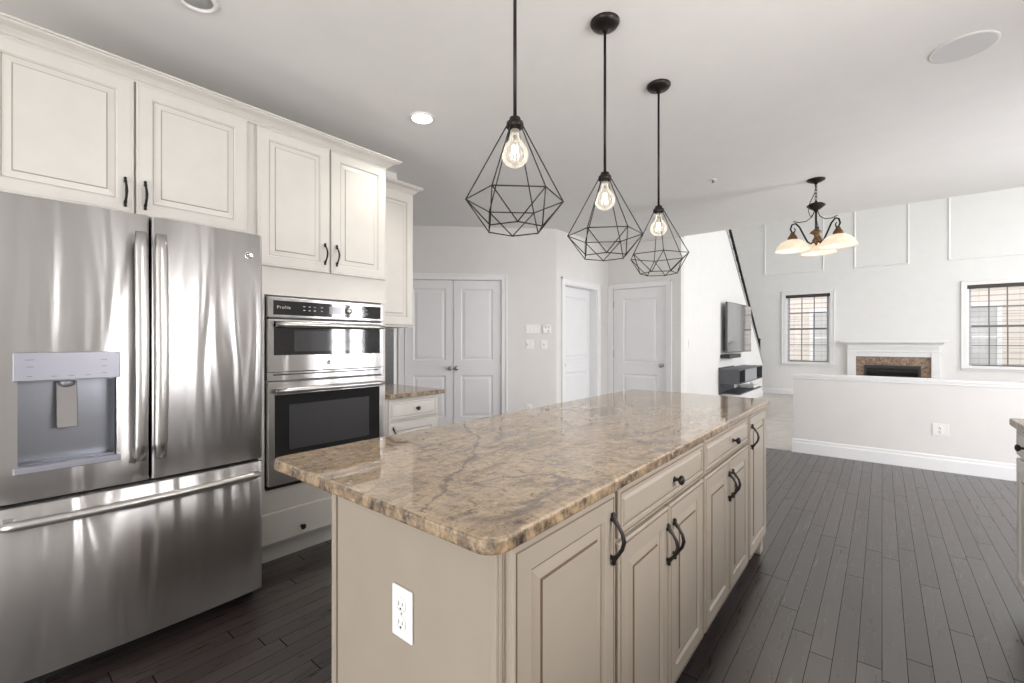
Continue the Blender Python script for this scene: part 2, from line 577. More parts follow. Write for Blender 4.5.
    def build(s, name, mats, parent=None, bevel=0.0, segs=2):
        me = bpy.data.meshes.new(name)
        org = Vector((0, 0, 0))
        q = parent
        while q is not None:
            org += q.location
            q = q.parent
        if parent is None:
            # origin at the base centre
            xs, ys, zs = zip(*s.v)
            org = Vector(((min(xs) + max(xs)) / 2, (min(ys) + max(ys)) / 2, min(zs)))
        me.from_pydata([tuple(Vector(v) - org) for v in s.v], [], s.f)
        for mm in (mats if isinstance(mats, (list, tuple)) else [mats]):
            me.materials.append(mm)
        for i, p in enumerate(me.polygons):
            p.material_index = s.m[i]
            p.use_smooth = s.sm[i]
        bm = bmesh.new()
        bm.from_mesh(me)
        bmesh.ops.recalc_face_normals(bm, faces=bm.faces)
        bm.to_mesh(me)
        bm.free()
        o = bpy.data.objects.new(name, me)
        COL.objects.link(o)
        if parent is None:
            o.location = org
        else:
            o.parent = parent
        if bevel:
            b = o.modifiers.new('bevel', 'BEVEL')
            b.width = bevel
            b.segments = segs
            b.limit_method = 'ANGLE'
            b.angle_limit = math.radians(50)
        return o


def tag(o, label=None, cat=None, group=None, kind=None):
    if label:
        o['label'] = label
    if cat:
        o['category'] = cat
    if group:
        o['group'] = group
    if kind:
        o['kind'] = kind
    return o


def thing(name, loc, label, cat, group=None, kind=None):
    o = bpy.data.objects.new(name, None)
    o.empty_display_size = 0.05
    COL.objects.link(o)
    o.location = loc
    return tag(o, label, cat, group, kind)


def copy_tree(o, parent=None):
    c = o.copy()
    COL.objects.link(c)
    if parent is not None:
        c.parent = parent
    for ch in [x for x in list(o.children)]:
        copy_tree(ch, c)
    return c


def struct(name, mb, m, parent=None, bevel=0.0):
    o = mb.build(name, m, parent, bevel)
    if parent is None:
        o['kind'] = 'structure'
    return o


def wall(name, F, u0, u1, z0, z1, t, holes=(), m=None):
    mb = MB()
    us = sorted({u0, u1, *[h[0] for h in holes], *[h[1] for h in holes]})
    for a, b in zip(us, us[1:]):
        hs = [h for h in holes if h[0] <= a + 1e-6 and h[1] >= b - 1e-6]
        z = z0
        for h in sorted(hs, key=lambda q: q[2]):
            if h[2] > z + 1e-6:
                mb.fbox(F, a, b, z, h[2], -t, 0)
            z = h[3]
        if z < z1 - 1e-6:
            mb.fbox(F, a, b, z, z1, -t, 0)
    return struct(name, mb, m or M['wall'])


# ------------------------------------------------------------------ room shell
CE = 2.74
XL, XC = -3.28, -3.285
YH = 6.36
YF = 12.6
XT = -2.17

struct('floor', MB().box(-6.2, 3.2, -3.2, 6.083, -0.06, 0), M['wood'])
struct('floor_carpet', MB().box(-3.5, 4.6, 6.085, YF + 0.1, -0.06, 0.004), M['carpet'])
struct('ceiling', MB().box(-6.2, 3.2, -3.2, 6.38, CE, CE + 0.3), M['ceiling'])
struct('ceiling_living', MB().box(-3.6, 4.8, 6.38, YF + 0.3, 5.5, 5.6), M['ceiling'])
FH = Fr((0, 6.38, 0), (1, 0, 0), (0, 1, 0))
struct('wall_upper', MB().box(-3.5, 4.6, 6.18, 6.379, CE + 0.301, 5.5), M['wall_living'])

FL = Fr((XL, 0, 0), (0, 1, 0), (1, 0, 0))
wall('wall_left', FL, -3.0, 2.40, 0, CE, 0.12)
struct('wall_lightstop_left', MB().box(-6.3, -6.2, 2.2, 6.6, -0.06, CE + 0.3), M['wall'])  # outer walls added to keep outside light out of the door gaps
struct('wall_lightstop_closet', MB().box(-6.2, -3.6, 6.5, 6.6, -0.06, CE + 0.3), M['wall'])
struct('wall_lightstop_pantry', MB().box(-6.2, -5.75, 2.2, 2.3, -0.06, CE), M['wall'])
struct('wall_pantry', MB().box(-5.75, XL - 0.12, 2.30, 2.40, 0, CE), M['wall'])

q = math.sqrt(0.5)
FA0 = Fr((XC, 4.91, 0), (-q, -q, 0), (q, -q, 0))      # angled wall, u grows to the left
FA = Fr(FA0.p(0.05, 0), (-q, -q, 0), (q, -q, 0))
wall('wall_angled', FA0, 0, 3.55, 0, CE, 0.12, [(0.718, 1.955, 0, 2.062)])
FC = Fr((XC, 0, 0), (0, 1, 0), (1, 0, 0))
wall('wall_closet', FC, 4.91, YH + 0.1, 0, CE, 0.16, [(5.09, 5.99, 0, 2.05)])
FD = Fr((XC, YH, 0), (1, 0, 0), (0, -1, 0))
wall('wall_hall', FD, 0, 1.115, 0, CE, 0.12, [(0.075, 0.917, 0, 2.072)])

# stair wall (television wall): cut along the slope of the stair
tvw = [(YH + 0.121, 0), (11.9, 0), (11.9, 0.76), (8.78, 3.22), (8.62, 3.30), (8.62, 5.5), (YH + 0.121, 5.5)]
struct('wall_stair', MB().prism(tvw, XT - 0.12, XT, lambda a, b, d: (d, a, b)), M['wall_living'])
cap = [(11.92, 0.76), (8.78, 3.235), (8.62, 3.315), (8.62, 3.345), (8.80, 3.26), (11.94, 0.79)]
struct('trim_1', MB().prism(cap, XT - 0.13, XT + 0.012, lambda a, b, d: (d, a, b)), M['sash'])
struct('wall_stairwell', MB().box(-3.6, -3.5, 6.5, YF + 0.1, 0, 5.5), M['wall_living'])
struct('wall_hall_back', MB().box(-3.5, XT - 0.121, 6.5, 6.6, 0, 5.5), M['wall_living'])

# far wall with the two windows
FF = Fr((0, YF, 0), (1, 0, 0), (0, -1, 0))
W1 = (-1.80, -0.915, 0.755, 2.385)
W2 = (1.295, 2.18, 0.755, 2.385)
wall('wall_far', FF, -3.5, 4.6, 0, 5.5, 0.16, [W1, W2, (-0.307, 0.624, 0.12, 0.76)], M['wall_living'])

# right-hand side and behind the camera
FR = Fr((1.17, 0, 0), (0, 1, 0), (-1, 0, 0))
wall('wall_right', FR, -3.0, 3.24, 0, CE, 0.14, [(0.78, 2.06, 1.06, 2.36)])
FN = Fr((2.92, 0, 0), (0, 1, 0), (-1, 0, 0))
wall('wall_nook', FN, 3.24, 6.2, 0, CE, 0.14, [(4.46, 5.28, 0.0, 2.12)])
FNR = Fr((0, 3.24, 0), (1, 0, 0), (0, 1, 0))
wall('wall_nook_return', FNR, 1.31, 2.92, 0, CE, 0.1, [(1.46, 2.78, 0.5, 2.12)])
FV = Fr((4.45, 0, 0), (0, 1, 0), (-1, 0, 0))
wall('wall_living_right', FV, 6.2, YF, 0, 5.5, 0.12, [(7.4, 9.4, 0.6, 4.5), (9.8, 11.8, 0.6, 4.5)], M['wall_living'])
struct('wall_living_front', MB().box(2.92, 4.45, 6.1, 6.2, 0, 5.5), M['wall_living'])
FB = Fr((0, -3.0, 0), (1, 0, 0), (0, 1, 0))
wall('wall_back', FB, XL - 0.12, 1.31, 0, CE, 0.12, [(-2.0, 0.9, 0.1, 2.2)])

# half wall between kitchen and living room
hw = MB().box(-0.79, 2.92, 6.08, 6.20, 0, 0.868)
struct('wall_half', hw, M['wall'])
st = MB().box(-0.815, 2.92, 6.050, 6.235, 0.872, 0.898).box(-0.802, 2.92, 6.066, 6.08, 0.845, 0.872).box(-0.804, -0.79, 6.062, 6.218, 0.845, 0.868)
struct('trim_2', st, M['trim'], bevel=0.004)


def baseboard(name, F, u0, u1, h=0.13, t=0.015, m=None):
    mb = MB()
    prof = [(0.0, 0), (t, 0), (t, h * 0.72), (t * 0.6, h * 0.80), (t * 0.6, h * 0.93), (0.002, h), (0.0, h)]
    mb.prism(prof, u0, u1, lambda a, b, d: F.p(d, b, a))
    return struct(name, mb, m or M['trim'])


FHW = Fr((0, 6.08, 0), (1, 0, 0), (0, -1, 0))
baseboard('baseboard_half', FHW, -0.805, 2.90, 0.155, 0.018)
FHE = Fr((-0.79, 0, 0), (0, 1, 0), (-1, 0, 0))
baseboard('baseboard_half_end', FHE, 6.08, 6.20, 0.155, 0.018)
baseboard('baseboard_far', FF, -3.45, -0.60)
baseboard('baseboard_far_right', FF, 0.91, 4.45)
baseboard('baseboard_angled', FA, -0.05, 0.60)
baseboard('baseboard_angled_left', FA, 1.98, 3.4)
baseboard('baseboard_closet', FC, 6.07, 6.345)
FTV = Fr((XT, 0, 0), (0, 1, 0), (1, 0, 0))
baseboard('baseboard_stair', FTV, YH, 11.9)

# wall panel mouldings high on the far wall
def panel_moulding(name, x0, x1, z0, z1):
    mb = MB()
    prof = [(0, 0), (0.0, 0.012), (0.012, 0.02), (0.03, 0.012), (0.036, 0.0)]
    for a in range(len(prof) - 1):
        i0, w0 = prof[a]
        i1, w1 = prof[a + 1]
        vs = []
        for (i, w) in (prof[a], prof[a + 1]):
            vs += [FF.p(x0 + i, z0 + i, w), FF.p(x1 - i, z0 + i, w), FF.p(x1 - i, z1 - i, w), FF.p(x0 + i, z1 - i, w)]
        mb.add(vs, [(k, (k + 1) % 4, 4 + (k + 1) % 4, 4 + k) for k in range(4)])
    return struct(name, mb, M['trim'])


panel_moulding('trim_3', -2.255, -1.035, 2.90, 4.6)
panel_moulding('trim_4', -0.485, 0.44, 2.90, 4.6)
panel_moulding('trim_5', 1.03, 2.35, 2.90, 4.6)


def casing(name, F, u0, u1, z1, wdt=0.065, t=0.018, z0=0.0, sill=False):
    mb = MB()
    def prof_bar(a0, a1, b0, b1):
        mb.fbox(F, a0, a1, b0, b1, 0, t)
    mb.fbox(F, u0 - wdt, u0 + 0.004, z0, z1 + wdt, 0, t)
    mb.fbox(F, u1 - 0.004, u1 + wdt, z0, z1 + wdt, 0, t)
    mb.fbox(F, u0 + 0.004, u1 - 0.004, z1 - 0.004, z1 + wdt, 0, t)
    # raised back band
    mb.fbox(F, u0 - wdt - 0.012, u0 - wdt + 0.008, z0, z1 + wdt + 0.012, 0, t + 0.01)
    mb.fbox(F, u1 + wdt - 0.008, u1 + wdt + 0.012, z0, z1 + wdt + 0.012, 0, t + 0.01)
    mb.fbox(F, u0 - wdt - 0.012, u1 + wdt + 0.012, z1 + wdt - 0.008, z1 + wdt + 0.012, 0, t + 0.01)
    if sill:
        mb.fbox(F, u0 - wdt, u1 + wdt, z0 - 0.06, z0 - 0.012, 0, t)
        mb.fbox(F, u0 - wdt - 0.02, u1 + wdt + 0.02, z0 - 0.02, z0 + 0.006, 0, t + 0.035)
    return mb


struct('trim_6', casing('trim_6', FA, 0.668, 1.905, 2.062, 0.058), M['trim'], bevel=0.003)
struct('trim_7', casing('trim_7', FC, 5.09, 5.99, 2.05, 0.065), M['trim'], bevel=0.003)
struct('trim_8', casing('trim_8', FD, 0.075, 0.917, 2.072, 0.06), M['trim'], bevel=0.003)


def door_slab(F, u0, u1, z1, w, panels, z0=0.01, t=0.035):
    """panel door: stiles and rails as boxes plus moulded recessed panels"""
    mb = MB()
    pu0, pu1 = panels[0][0], panels[0][1]
    mb.fbox(F, u0, pu0, z0, z1, w - t, w)
    mb.fbox(F, pu1, u1, z0, z1, w - t, w)
    zs = sorted(panels, key=lambda p: p[2])
    z = z0
    for p in zs:
        mb.fbox(F, pu0, pu1, z, p[2], w - t, w)
        z = p[3]
        mb.loops(F, pu0, pu1, p[2], p[3], [(0, w), (0.012, w - 0.011), (0.022, w - 0.011), (0.05, w - 0.003), (0.054, w - 0.003)])
    mb.fbox(F, pu0, pu1, z, z1, w - t, w)
    mb.fbox(F, pu0, pu1, z0, z1, w - t, w - t + 0.012)
    return mb


def door_knob(F, u, z, w, name, parent, m):
    mb = MB()
    c = F.p(u, z, w)
    mb.lathe([(0.028, 0), (0.028, 0.006), (0.012, 0.010), (0.011, 0.032), (0.024, 0.042), (0.029, 0.055), (0.024, 0.068), (0.008, 0.073)], c, 16, axis=F.n)
    return mb.build(name, m, parent)


def hinges(F, u, zs, w, parent):
    for z in zs:
        MB().fbox(F, u - 0.008, u + 0.008, z - 0.05, z + 0.05, w, w + 0.012).build('hinge', M['nickel'], parent)


d1 = thing('door_1', FA.p(1.2865, 0), None, None, kind='structure')
pl = [(0.30, 0.835), (1.03, 1.945)]
a = door_slab(FA, 0.676, 1.283, 2.055, -0.012, [(0.783, 1.189, *p) for p in pl]).build('door_leaf', M['door'], d1)
b = door_slab(FA, 1.290, 1.897, 2.055, -0.012, [(1.384, 1.790, *p) for p in pl]).build('door_leaf', M['door'], d1)
door_knob(FA, 1.247, 0.93, -0.012, 'door_knob', a, M['nickel'])
door_knob(FA, 1.328, 0.93, -0.012, 'door_knob', b, M['nickel'])
MB().fbox(FA, 1.265, 1.308, 0.02, 2.05, -0.062, -0.048).build('light_stop', M['door'], d1)  # unseen strip added to block light between the leaves
hinges(FA, 0.674, (0.3, 1.05, 1.82), -0.012, a)

d2 = thing('door_2', FC.p(5.54, 0), None, None, kind='structure')
MB().fbox(FC, 5.09, 5.105, 0, 2.05, -0.15, 0).fbox(FC, 5.975, 5.99, 0, 2.05, -0.15, 0).fbox(FC, 5.105, 5.975, 2.035, 2.05, -0.15, 0).build('jamb', M['trim'], d2)
a = door_slab(FC, 5.108, 5.972, 2.033, -0.11, [(5.22, 5.86, 0.30, 0.835), (5.22, 5.86, 1.03, 1.90)]).build('door_leaf', M['door'], d2)
door_knob(FC, 5.18, 0.95, -0.11, 'door_knob', a, M['nickel'])

d3 = thing('door_3', FD.p(0.5, 0), None, None, kind='structure')
a = door_slab(FD, 0.082, 0.910, 2.066, -0.012, [(0.241, 0.771, 0.30, 0.783), (0.241, 0.771, 0.951, 1.91)]).build('door_leaf', M['door'], d3)
door_knob(FD, 0.84, 0.925, -0.012, 'door_knob', a, M['nickel'])
hinges(FD, 0.078, (0.25, 1.08, 1.84), -0.010, a)


# ------------------------------------------------------------------ windows
def dh_window(name, F, u0, u1, z0, z1, trimname, thick=0.16, cols=3, rows=2):
    t = thing(name, F.p((u0 + u1) / 2, z0), None, None, kind='structure')
    g = 0.035
    mb = MB()
    mb.fbox(F, u0, u0 + g, z0, z1, -thick, -0.02).fbox(F, u1 - g, u1, z0, z1, -thick, -0.02)
    mb.fbox(F, u0 + g, u1 - g, z1 - g, z1, -thick, -0.02).fbox(F, u0 + g, u1 - g, z0, z0 + g, -thick, -0.02)
    mb.build('window_frame', M['trim'], t)
    zm = (z0 + z1) / 2
    for k, (a, b, w) in enumerate(((z0 + g, zm + 0.02, -0.075), (zm - 0.02, z1 - g, -0.11))):
        sb = MB()
        r = 0.04
        sb.fbox(F, u0 + g, u0 + g + r, a, b, w - 0.03, w).fbox(F, u1 - g - r, u1 - g, a, b, w - 0.03, w)
        sb.fbox(F, u0 + g + r, u1 - g - r, b - r * 0.6, b, w - 0.03, w, 1).fbox(F, u0 + g + r, u1 - g - r, a, a + r * 0.6, w - 0.03, w, 1)
        A0, A1, B0, B1 = u0 + g + r, u1 - g - r, a + r * 0.6, b - r * 0.6
        for i in range(1, cols):
            x = A0 + (A1 - A0) * i / cols
            sb.fbox(F, x - 0.009, x + 0.009, B0, B1, w - 0.022, w - 0.006, 1)
        for i in range(1, rows):
            z = B0 + (B1 - B0) * i / rows
            sb.fbox(F, A0, A1, z - 0.009, z + 0.009, w - 0.021, w - 0.007, 1)
        so = sb.build('sash', [M['sash'], M['muntin']], t)
        MB().fbox(F, A0, A1, B0, B1, w - 0.016, w - 0.012).build('pane', M['pane'], so)
    struct(trimname, casing(trimname, F, u0, u1, z1, 0.07, 0.02, z0, True), M['trim'], bevel=0.003)
    return t


dh_window('window_1', FF, *W1, 'trim_9')
dh_window('window_2', FF, *W2, 'trim_10')
dh_window('window_3', FR, 0.78, 2.06, 1.06, 2.36, 'trim_11', 0.14, 4, 2)


def grid_window(name, F, u0, u1, z0, z1, thick, cols, rows):
    t = thing(name, F.p((u0 + u1) / 2, z0), None, None, kind='structure')
    mb = MB()
    g = 0.06
    mb.fbox(F, u0, u0 + g, z0, z1, -thick, -0.01).fbox(F, u1 - g, u1, z0, z1, -thick, -0.01)
    mb.fbox(F, u0 + g, u1 - g, z1 - g, z1, -thick, -0.01).fbox(F, u0 + g, u1 - g, z0, z0 + g, -thick, -0.01)
    for i in range(1, cols):
        u = u0 + (u1 - u0) * i / cols
        w = 0.05 if i * 2 == cols else 0.012
        mb.fbox(F, u - w, u + w, z0 + g, z1 - g, -0.07, -0.04)
    for i in range(1, rows):
        z = z0 + (z1 - z0) * i / rows
        mb.fbox(F, u0 + g, u1 - g, z - 0.012, z + 0.012, -0.068, -0.042)
    mb.build('window_frame', M['trim'], t)
    MB().fbox(F, u0 + g, u1 - g, z0 + g, z1 - g, -0.058, -0.052).build('pane', M['pane'], t)
    return t


grid_window('window_4', FN, 4.46, 5.28, 0.0, 2.12, 0.12, 2, 5)
grid_window('added_window_bay', FNR, 1.46, 2.78, 0.5, 2.12, 0.1, 3, 4)  # made-up opening, added to let fill light into the nook
grid_window('window_5', FV, 7.4, 9.4, 0.6, 4.5, 0.1, 4, 8)
grid_window('window_6', FV, 9.8, 11.8, 0.6, 4.5, 0.1, 4, 8)
grid_window('added_window_back', FB, -2.0, 0.9, 0.1, 2.2, 0.1, 6, 5)  # made-up glazing behind the camera, added for fill light


def blind(u0, u1, z0, z1, label):
    t = thing('window_blind', FF.p((u0 + u1) / 2, z1 - 0.06, -0.03), label, 'blind')
    MB().fbox(FF, u0, u1, z1 - 0.075, z1 - 0.002, -0.055, -0.004).build('valance', M['valance'], t, 0.004)
    sl = MB()
    for i in range(15):
        z = z1 - 0.12 - i * (z1 - z0 - 0.2) / 14
        sl.fbox(FF, u0 + 0.03, u1 - 0.03, z - 0.003, z + 0.003, -0.042, -0.018)
    sl.build('slats', M['slat'], t)
    cd = MB()
    for u in (u0 + 0.17, u1 - 0.17):
        cd.tube([FF.p(u, z1 - 0.07, -0.016), FF.p(u, z0 + 0.05, -0.016)], 0.0016, 5)
    cd.build('ladder_cord', M['slat'], t)
    return t


blind(W1[0] + 0.002, W1[1] - 0.002, W1[2], W1[3], 'dark headed horizontal blind in the window left of the fireplace')
blind(W2[0] + 0.002, W2[1] - 0.002, W2[2], W2[3], 'dark headed horizontal blind in the window right of the fireplace')

# the house next door, seen through the far windows
hb = thing('neighboring_house', (0, 18.5, -0.3), 'beige lap sided house seen outside through the living room windows', 'house')
MB().box(-8, 9, 17.0, 21.0, -0.3, 6.2).build('siding_wall', M['siding'], hb)
MB().prism([(-8.4, 6.2), (9.4, 6.2), (0.5, 9.0)], 16.6, 21.4, lambda a, b, d: (a, d, b)).build('roof', M['console'], hb)
for (x0, x1) in ((-1.68, -1.02), (1.62, 2.30)):
    wf = MB()
    wf.box(x0 - 0.09, x0, 16.95, 17.0, 0.45, 2.30).box(x1, x1 + 0.09, 16.95, 17.0, 0.45, 2.30)
    wf.box(x0, x1, 16.95, 17.0, 2.20, 2.30).box(x0, x1, 16.95, 17.0, 0.45, 0.55).box(x0, x1, 16.96, 17.0, 1.35, 1.41)
    w = wf.build('window', M['trim'], hb)
    MB().box(x0, x1, 16.975, 16.99, 0.55, 2.20).build('pane', mat('house_pane', (0.58, 0.565, 0.57), 0.6), w)
struct('ground', MB().box(-25, 25, -20, 40, -0.5, -0.3), M['lawn'])


# ------------------------------------------------------------------ cabinet parts
DOORP = [(0, -0.019), (0, -0.004), (0.004, 0.0), (0.0085, 0.0), (0.0105, -0.0015), (0.013, 0.0), (0.058, 0.0), (0.0615, -0.004), (0.0645, -0.0075),
         (0.067, -0.008), (0.092, -0.0035), (0.0945, -0.0035), (0.0965, 0.0)]
DOORM = [0, 0, 0, 1, 1, 0, 0, 0, 1, 0, 1, 1]
DRAWP = [(0, -0.019), (0, -0.004), (0.004, 0.0), (0.0085, 0.0), (0.0105, -0.0015), (0.013, 0.0), (0.022, 0.0), (0.025, -0.005), (0.0265, -0.006), (0.034, -0.001), (0.036, 0.0)]
DRAWM = [0, 0, 0, 1, 1, 0, 0, 1, 0, 0]


def pull(F, u, z, w, parent, length=0.136):
    mb = MB()
    h = length / 2
    pts, rs = [], []
    for (a, ww, r) in [(-1, 0.006, 0.0035), (-0.93, 0.007, 0.007), (-0.80, 0.008, 0.0055), (-0.68, 0.012, 0.0075), (-0.55, 0.020, 0.0052), (-0.3, 0.031, 0.0058),
                       (0, 0.036, 0.0068), (0.3, 0.031, 0.0058), (0.55, 0.020, 0.0052), (0.68, 0.012, 0.0075), (0.80, 0.008, 0.0055), (0.93, 0.007, 0.007), (1, 0.006, 0.0035)]:
        pts.append(F.p(u, z + a * h, w + ww))
        rs.append(r * 0.9)
    mb.tube(pts, rs, 10)
    for sgn in (-1, 1):
        mb.tube([F.p(u, z + sgn * h * 0.72, w), F.p(u, z + sgn * h * 0.72, w + 0.014)], 0.006, 8)
    return mb.build('handle', M['bronze'], parent)


def knob(F, u, z, w, parent):
    return MB().lathe([(0.009, 0), (0.009, 0.003), (0.0055, 0.006), (0.0055, 0.014), (0.014, 0.020), (0.0165, 0.026), (0.012, 0.032), (0.004, 0.034)],
                      F.p(u, z, w), 14, axis=F.n).build('knob', M['bronze'], parent)


def cab_door(F, u0, u1, z0, z1, w, parent, m, hu=None, hz=None):
    dm = DOORM if m is ip else [0, 0, 0, 0, 0] + DOORM[5:]
    d = MB().loops(F, u0, u1, z0, z1, [(i, w + d_) for i, d_ in DOORP], True, dm).build('door', [m, M['glaze'] if m is ip else M['glaze_light']], parent)
    if hu is not None:
        pull(F, hu, hz, w, d)
    return d


def cab_drawer(F, u0, u1, z0, z1, w, parent, m, ku=None):
    d = MB().loops(F, u0, u1, z0, z1, [(i, w + d_) for i, d_ in DRAWP], True, DRAWM).build('drawer', [m, M['glaze'] if m is ip else M['glaze_light']], parent)
    knob(F, (u0 + u1) / 2 if ku is None else ku, (z0 + z1) / 2, w, d)
    return d


# ------------------------------------------------------------------ kitchen island
FI = Fr((-0.54, 0, 0), (0, 1, 0), (1, 0, 0))
ip = M['islandpaint']
IX0, IX1 = -1.152, -0.559
units = [(0.652, 1.096, 'cream island cabinet nearest the camera with one tall paneled door', 'cabinet'),
         (1.096, 1.852, 'cream island cabinet with two doors, second from the near end', 'cabinet'),
         (1.852, 2.628, 'cream island cabinet with two doors, just before the footed far end', 'cabinet'),
         (2.628, 3.085, 'narrow cream island cabinet at the far end with bracket foot', 'cabinet')]
isl = []
for i, (y0, y1, lab, cat) in enumerate(units):
    t = thing('island_cabinet', ((IX0 + IX1) / 2, (y0 + y1) / 2, 0), lab, cat)
    b = MB().box(IX0 + 0.002, IX1, y0 + 0.0005, y1 - 0.0005, 0.105, 0.884)
    b.build('body', ip, t, 0.001)
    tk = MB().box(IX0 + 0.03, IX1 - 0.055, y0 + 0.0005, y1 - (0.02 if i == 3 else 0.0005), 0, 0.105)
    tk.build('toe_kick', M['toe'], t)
    isl.append(t)
cab_door(FI, 0.660, 1.085, 0.112, 0.874, 0, isl[0], ip, 1.060, 0.762)
cab_drawer(FI, 1.105, 1.842, 0.742, 0.874, 0, isl[1], ip, 1.515)
cab_door(FI, 1.105, 1.470, 0.112, 0.730, 0, isl[1], ip, 1.448, 0.612)
cab_door(FI, 1.477, 1.842, 0.112, 0.730, 0, isl[1], ip, 1.505, 0.612)
cab_drawer(FI, 1.862, 2.606, 0.742, 0.874, 0, isl[2], ip, 2.285)
cab_door(FI, 1.862, 2.230, 0.112, 0.730, 0, isl[2], ip, 2.208, 0.612)
cab_door(FI, 2.237, 2.606, 0.112, 0.730, 0, isl[2], ip, 2.265, 0.612)
cab_door(FI, 2.642, 3.075, 0.112, 0.874, 0, isl[3], ip, 2.668, 0.762)
# bracket foot
MB().prism([(0, 0), (0.075, 0), (0.082, 0.015), (0.072, 0.035), (0.045, 0.06), (0.040, 0.105), (0, 0.105)], IX1 - 0.06, IX1 - 0.001,
           lambda a, b, d: (d, 3.083 - a, b)).build('foot', ip, isl[3], 0.002)
# near end panel of the island with its corner stiles
ep = MB()
ep.box(IX0 - 0.002, -0.5595, 0.640, 0.652, 0.0, 0.884)
ep.box(IX0 - 0.006, IX0 + 0.016, 0.634, 0.640, 0.0, 0.884)
ep.box(-0.578, -0.560, 0.6345, 0.640, 0.0, 0.884)
tag(ep.build('end_panel', ip, None, 0.002), 'plain taupe end panel closing the near end of the island', 'cabinet panel')
# back panel on the seating side
bp = MB().box(IX0 - 0.016, IX0, 0.655, 3.085, 0.0, 0.884)
tag(bp.build('back_panel', ip, None, 0.002), 'cream back panel on the overhang side of the island', 'cabinet panel')


def rounded(x0, x1, y0, y1, r, n=7):
    pts = []
    for (cx, cy, a0) in ((x1 - r, y1 - r, 0), (x0 + r, y1 - r, 90), (x0 + r, y0 + r, 180), (x1 - r, y0 + r, 270)):
        for k in range(n + 1):
            t = math.radians(a0 + 90 * k / n)
            pts.append((cx + r * math.cos(t), cy + r * math.sin(t)))
    return pts


def slab(name, poly, z0, z1, label, parent=None):
    mb = MB()
    n = len(poly)
    # top/bottom with polished stone, side with the rougher edge
    vs = [(x, y, z0) for x, y in poly] + [(x, y, z1) for x, y in poly]
    mb.add(vs, [tuple(range(n - 1, -1, -1)), tuple(range(n, 2 * n))], 0)
    mb.add(vs, [(i, (i + 1) % n, n + (i + 1) % n, n + i) for i in range(n)], 1)
    me_o = mb.build(name, [M['granite'], M['granite_edge']], parent)
    bm = bmesh.new()
    bm.from_mesh(me_o.data)
    bmesh.ops.remove_doubles(bm, verts=bm.verts, dist=1e-5)
    bmesh.ops.recalc_face_normals(bm, faces=bm.faces)
    bm.to_mesh(me_o.data)
    bm.free()
    b = me_o.modifiers.new('bevel', 'BEVEL')
    b.width = 0.007
    b.segments = 3
    b.limit_method = 'ANGLE'
    b.angle_limit = math.radians(50)
    if label:
        tag(me_o, label, 'countertop')
    return me_o


slab('island_countertop', rounded(-1.435, -0.524, 0.585, 3.135, 0.045), 0.885, 0.917,
     'large beige and brown granite countertop covering the kitchen island')


def duplex(name, F, u, z, label, cat='outlet', w=0.074, h=0.118):
    t = thing(name, F.p(u, z - h / 2), label, cat)
    MB().fbox(F, u - w / 2, u + w / 2, z - h / 2, z + h / 2, 0, 0.006).build('cover_plate', M['white'], t, 0.003)
    for dz in (-0.021, 0.021):
        c = F.p(u, z + dz, 0.006)
        r = MB().lathe([(0.0165, 0), (0.0165, 0.002), (0.0155, 0.0028)], c, 20, axis=F.n).build('receptacle', M['white'], t)
        s = MB()
        s.fbox(F, u - 0.0075, u - 0.0053, z + dz - 0.002, z + dz + 0.007, 0.0085, 0.0092)
        s.fbox(F, u + 0.0053, u + 0.0075, z + dz - 0.001, z + dz + 0.007, 0.0085, 0.0092)
        s.lathe([(0.0028, 0), (0.0028, 0.0006)], F.p(u, z + dz - 0.0085, 0.0086), 10, axis=F.n)
        s.build('slots', M['slot'], r)
    MB().lathe([(0.003, 0), (0.0025, 0.001)], F.p(u, z, 0.006), 10, axis=F.n).build('screw', M['nickel'], t)
    return t


FE = Fr((0, 0.640, 0), (1, 0, 0), (0, -1, 0))
duplex('wall_outlet', FE, -0.848, 0.648, 'white duplex outlet on the near end panel of the island')
duplex('wall_outlet', FHW, 0.443, 0.405, 'white duplex outlet low on the half wall, right of the island', w=0.118)
duplex('wall_outlet', FA, 0.31, 0.40, 'white outlet low on the angled wall just above the island top')

# ------------------------------------------------------------------ left run: refrigerator surround and oven tower
cp = M['cab']
FK = Fr((-2.66, 0, 0), (0, 1, 0), (1, 0, 0))


def crown_path(mb, pts, zb, out, hs=0.76):
    """sweep a crown profile along an L-shaped path; pts are (x,y,nx,ny) stations of the face with mitred outward vectors"""
    prof = [(0.0, 0.0), (0.010, 0.0), (0.010, 0.012), (0.016, 0.014), (0.024, 0.026), (0.038, 0.040), (0.060, 0.050), (0.070, 0.056), (0.070, 0.064), (0.080, 0.066), (0.080, 0.076), (0.0, 0.076)]
    n = len(prof)
    vs = []
    for (x, y, nx, ny) in pts:
        for (o, h) in prof:
            vs.append((x + nx * o * out, y + ny * o * out, zb - 0.008 + h * hs))
    fs = []
    for i in range(len(pts) - 1):
        for k in range(n):
            k2 = (k + 1) % n
            fs.append((i * n + k, i * n + k2, (i + 1) * n + k2, (i + 1) * n + k))
    fs.append(tuple(range(n - 1, -1, -1)))
    fs.append(tuple((len(pts) - 1) * n + k for k in range(n)))
    mb.add(vs, fs)
    return mb


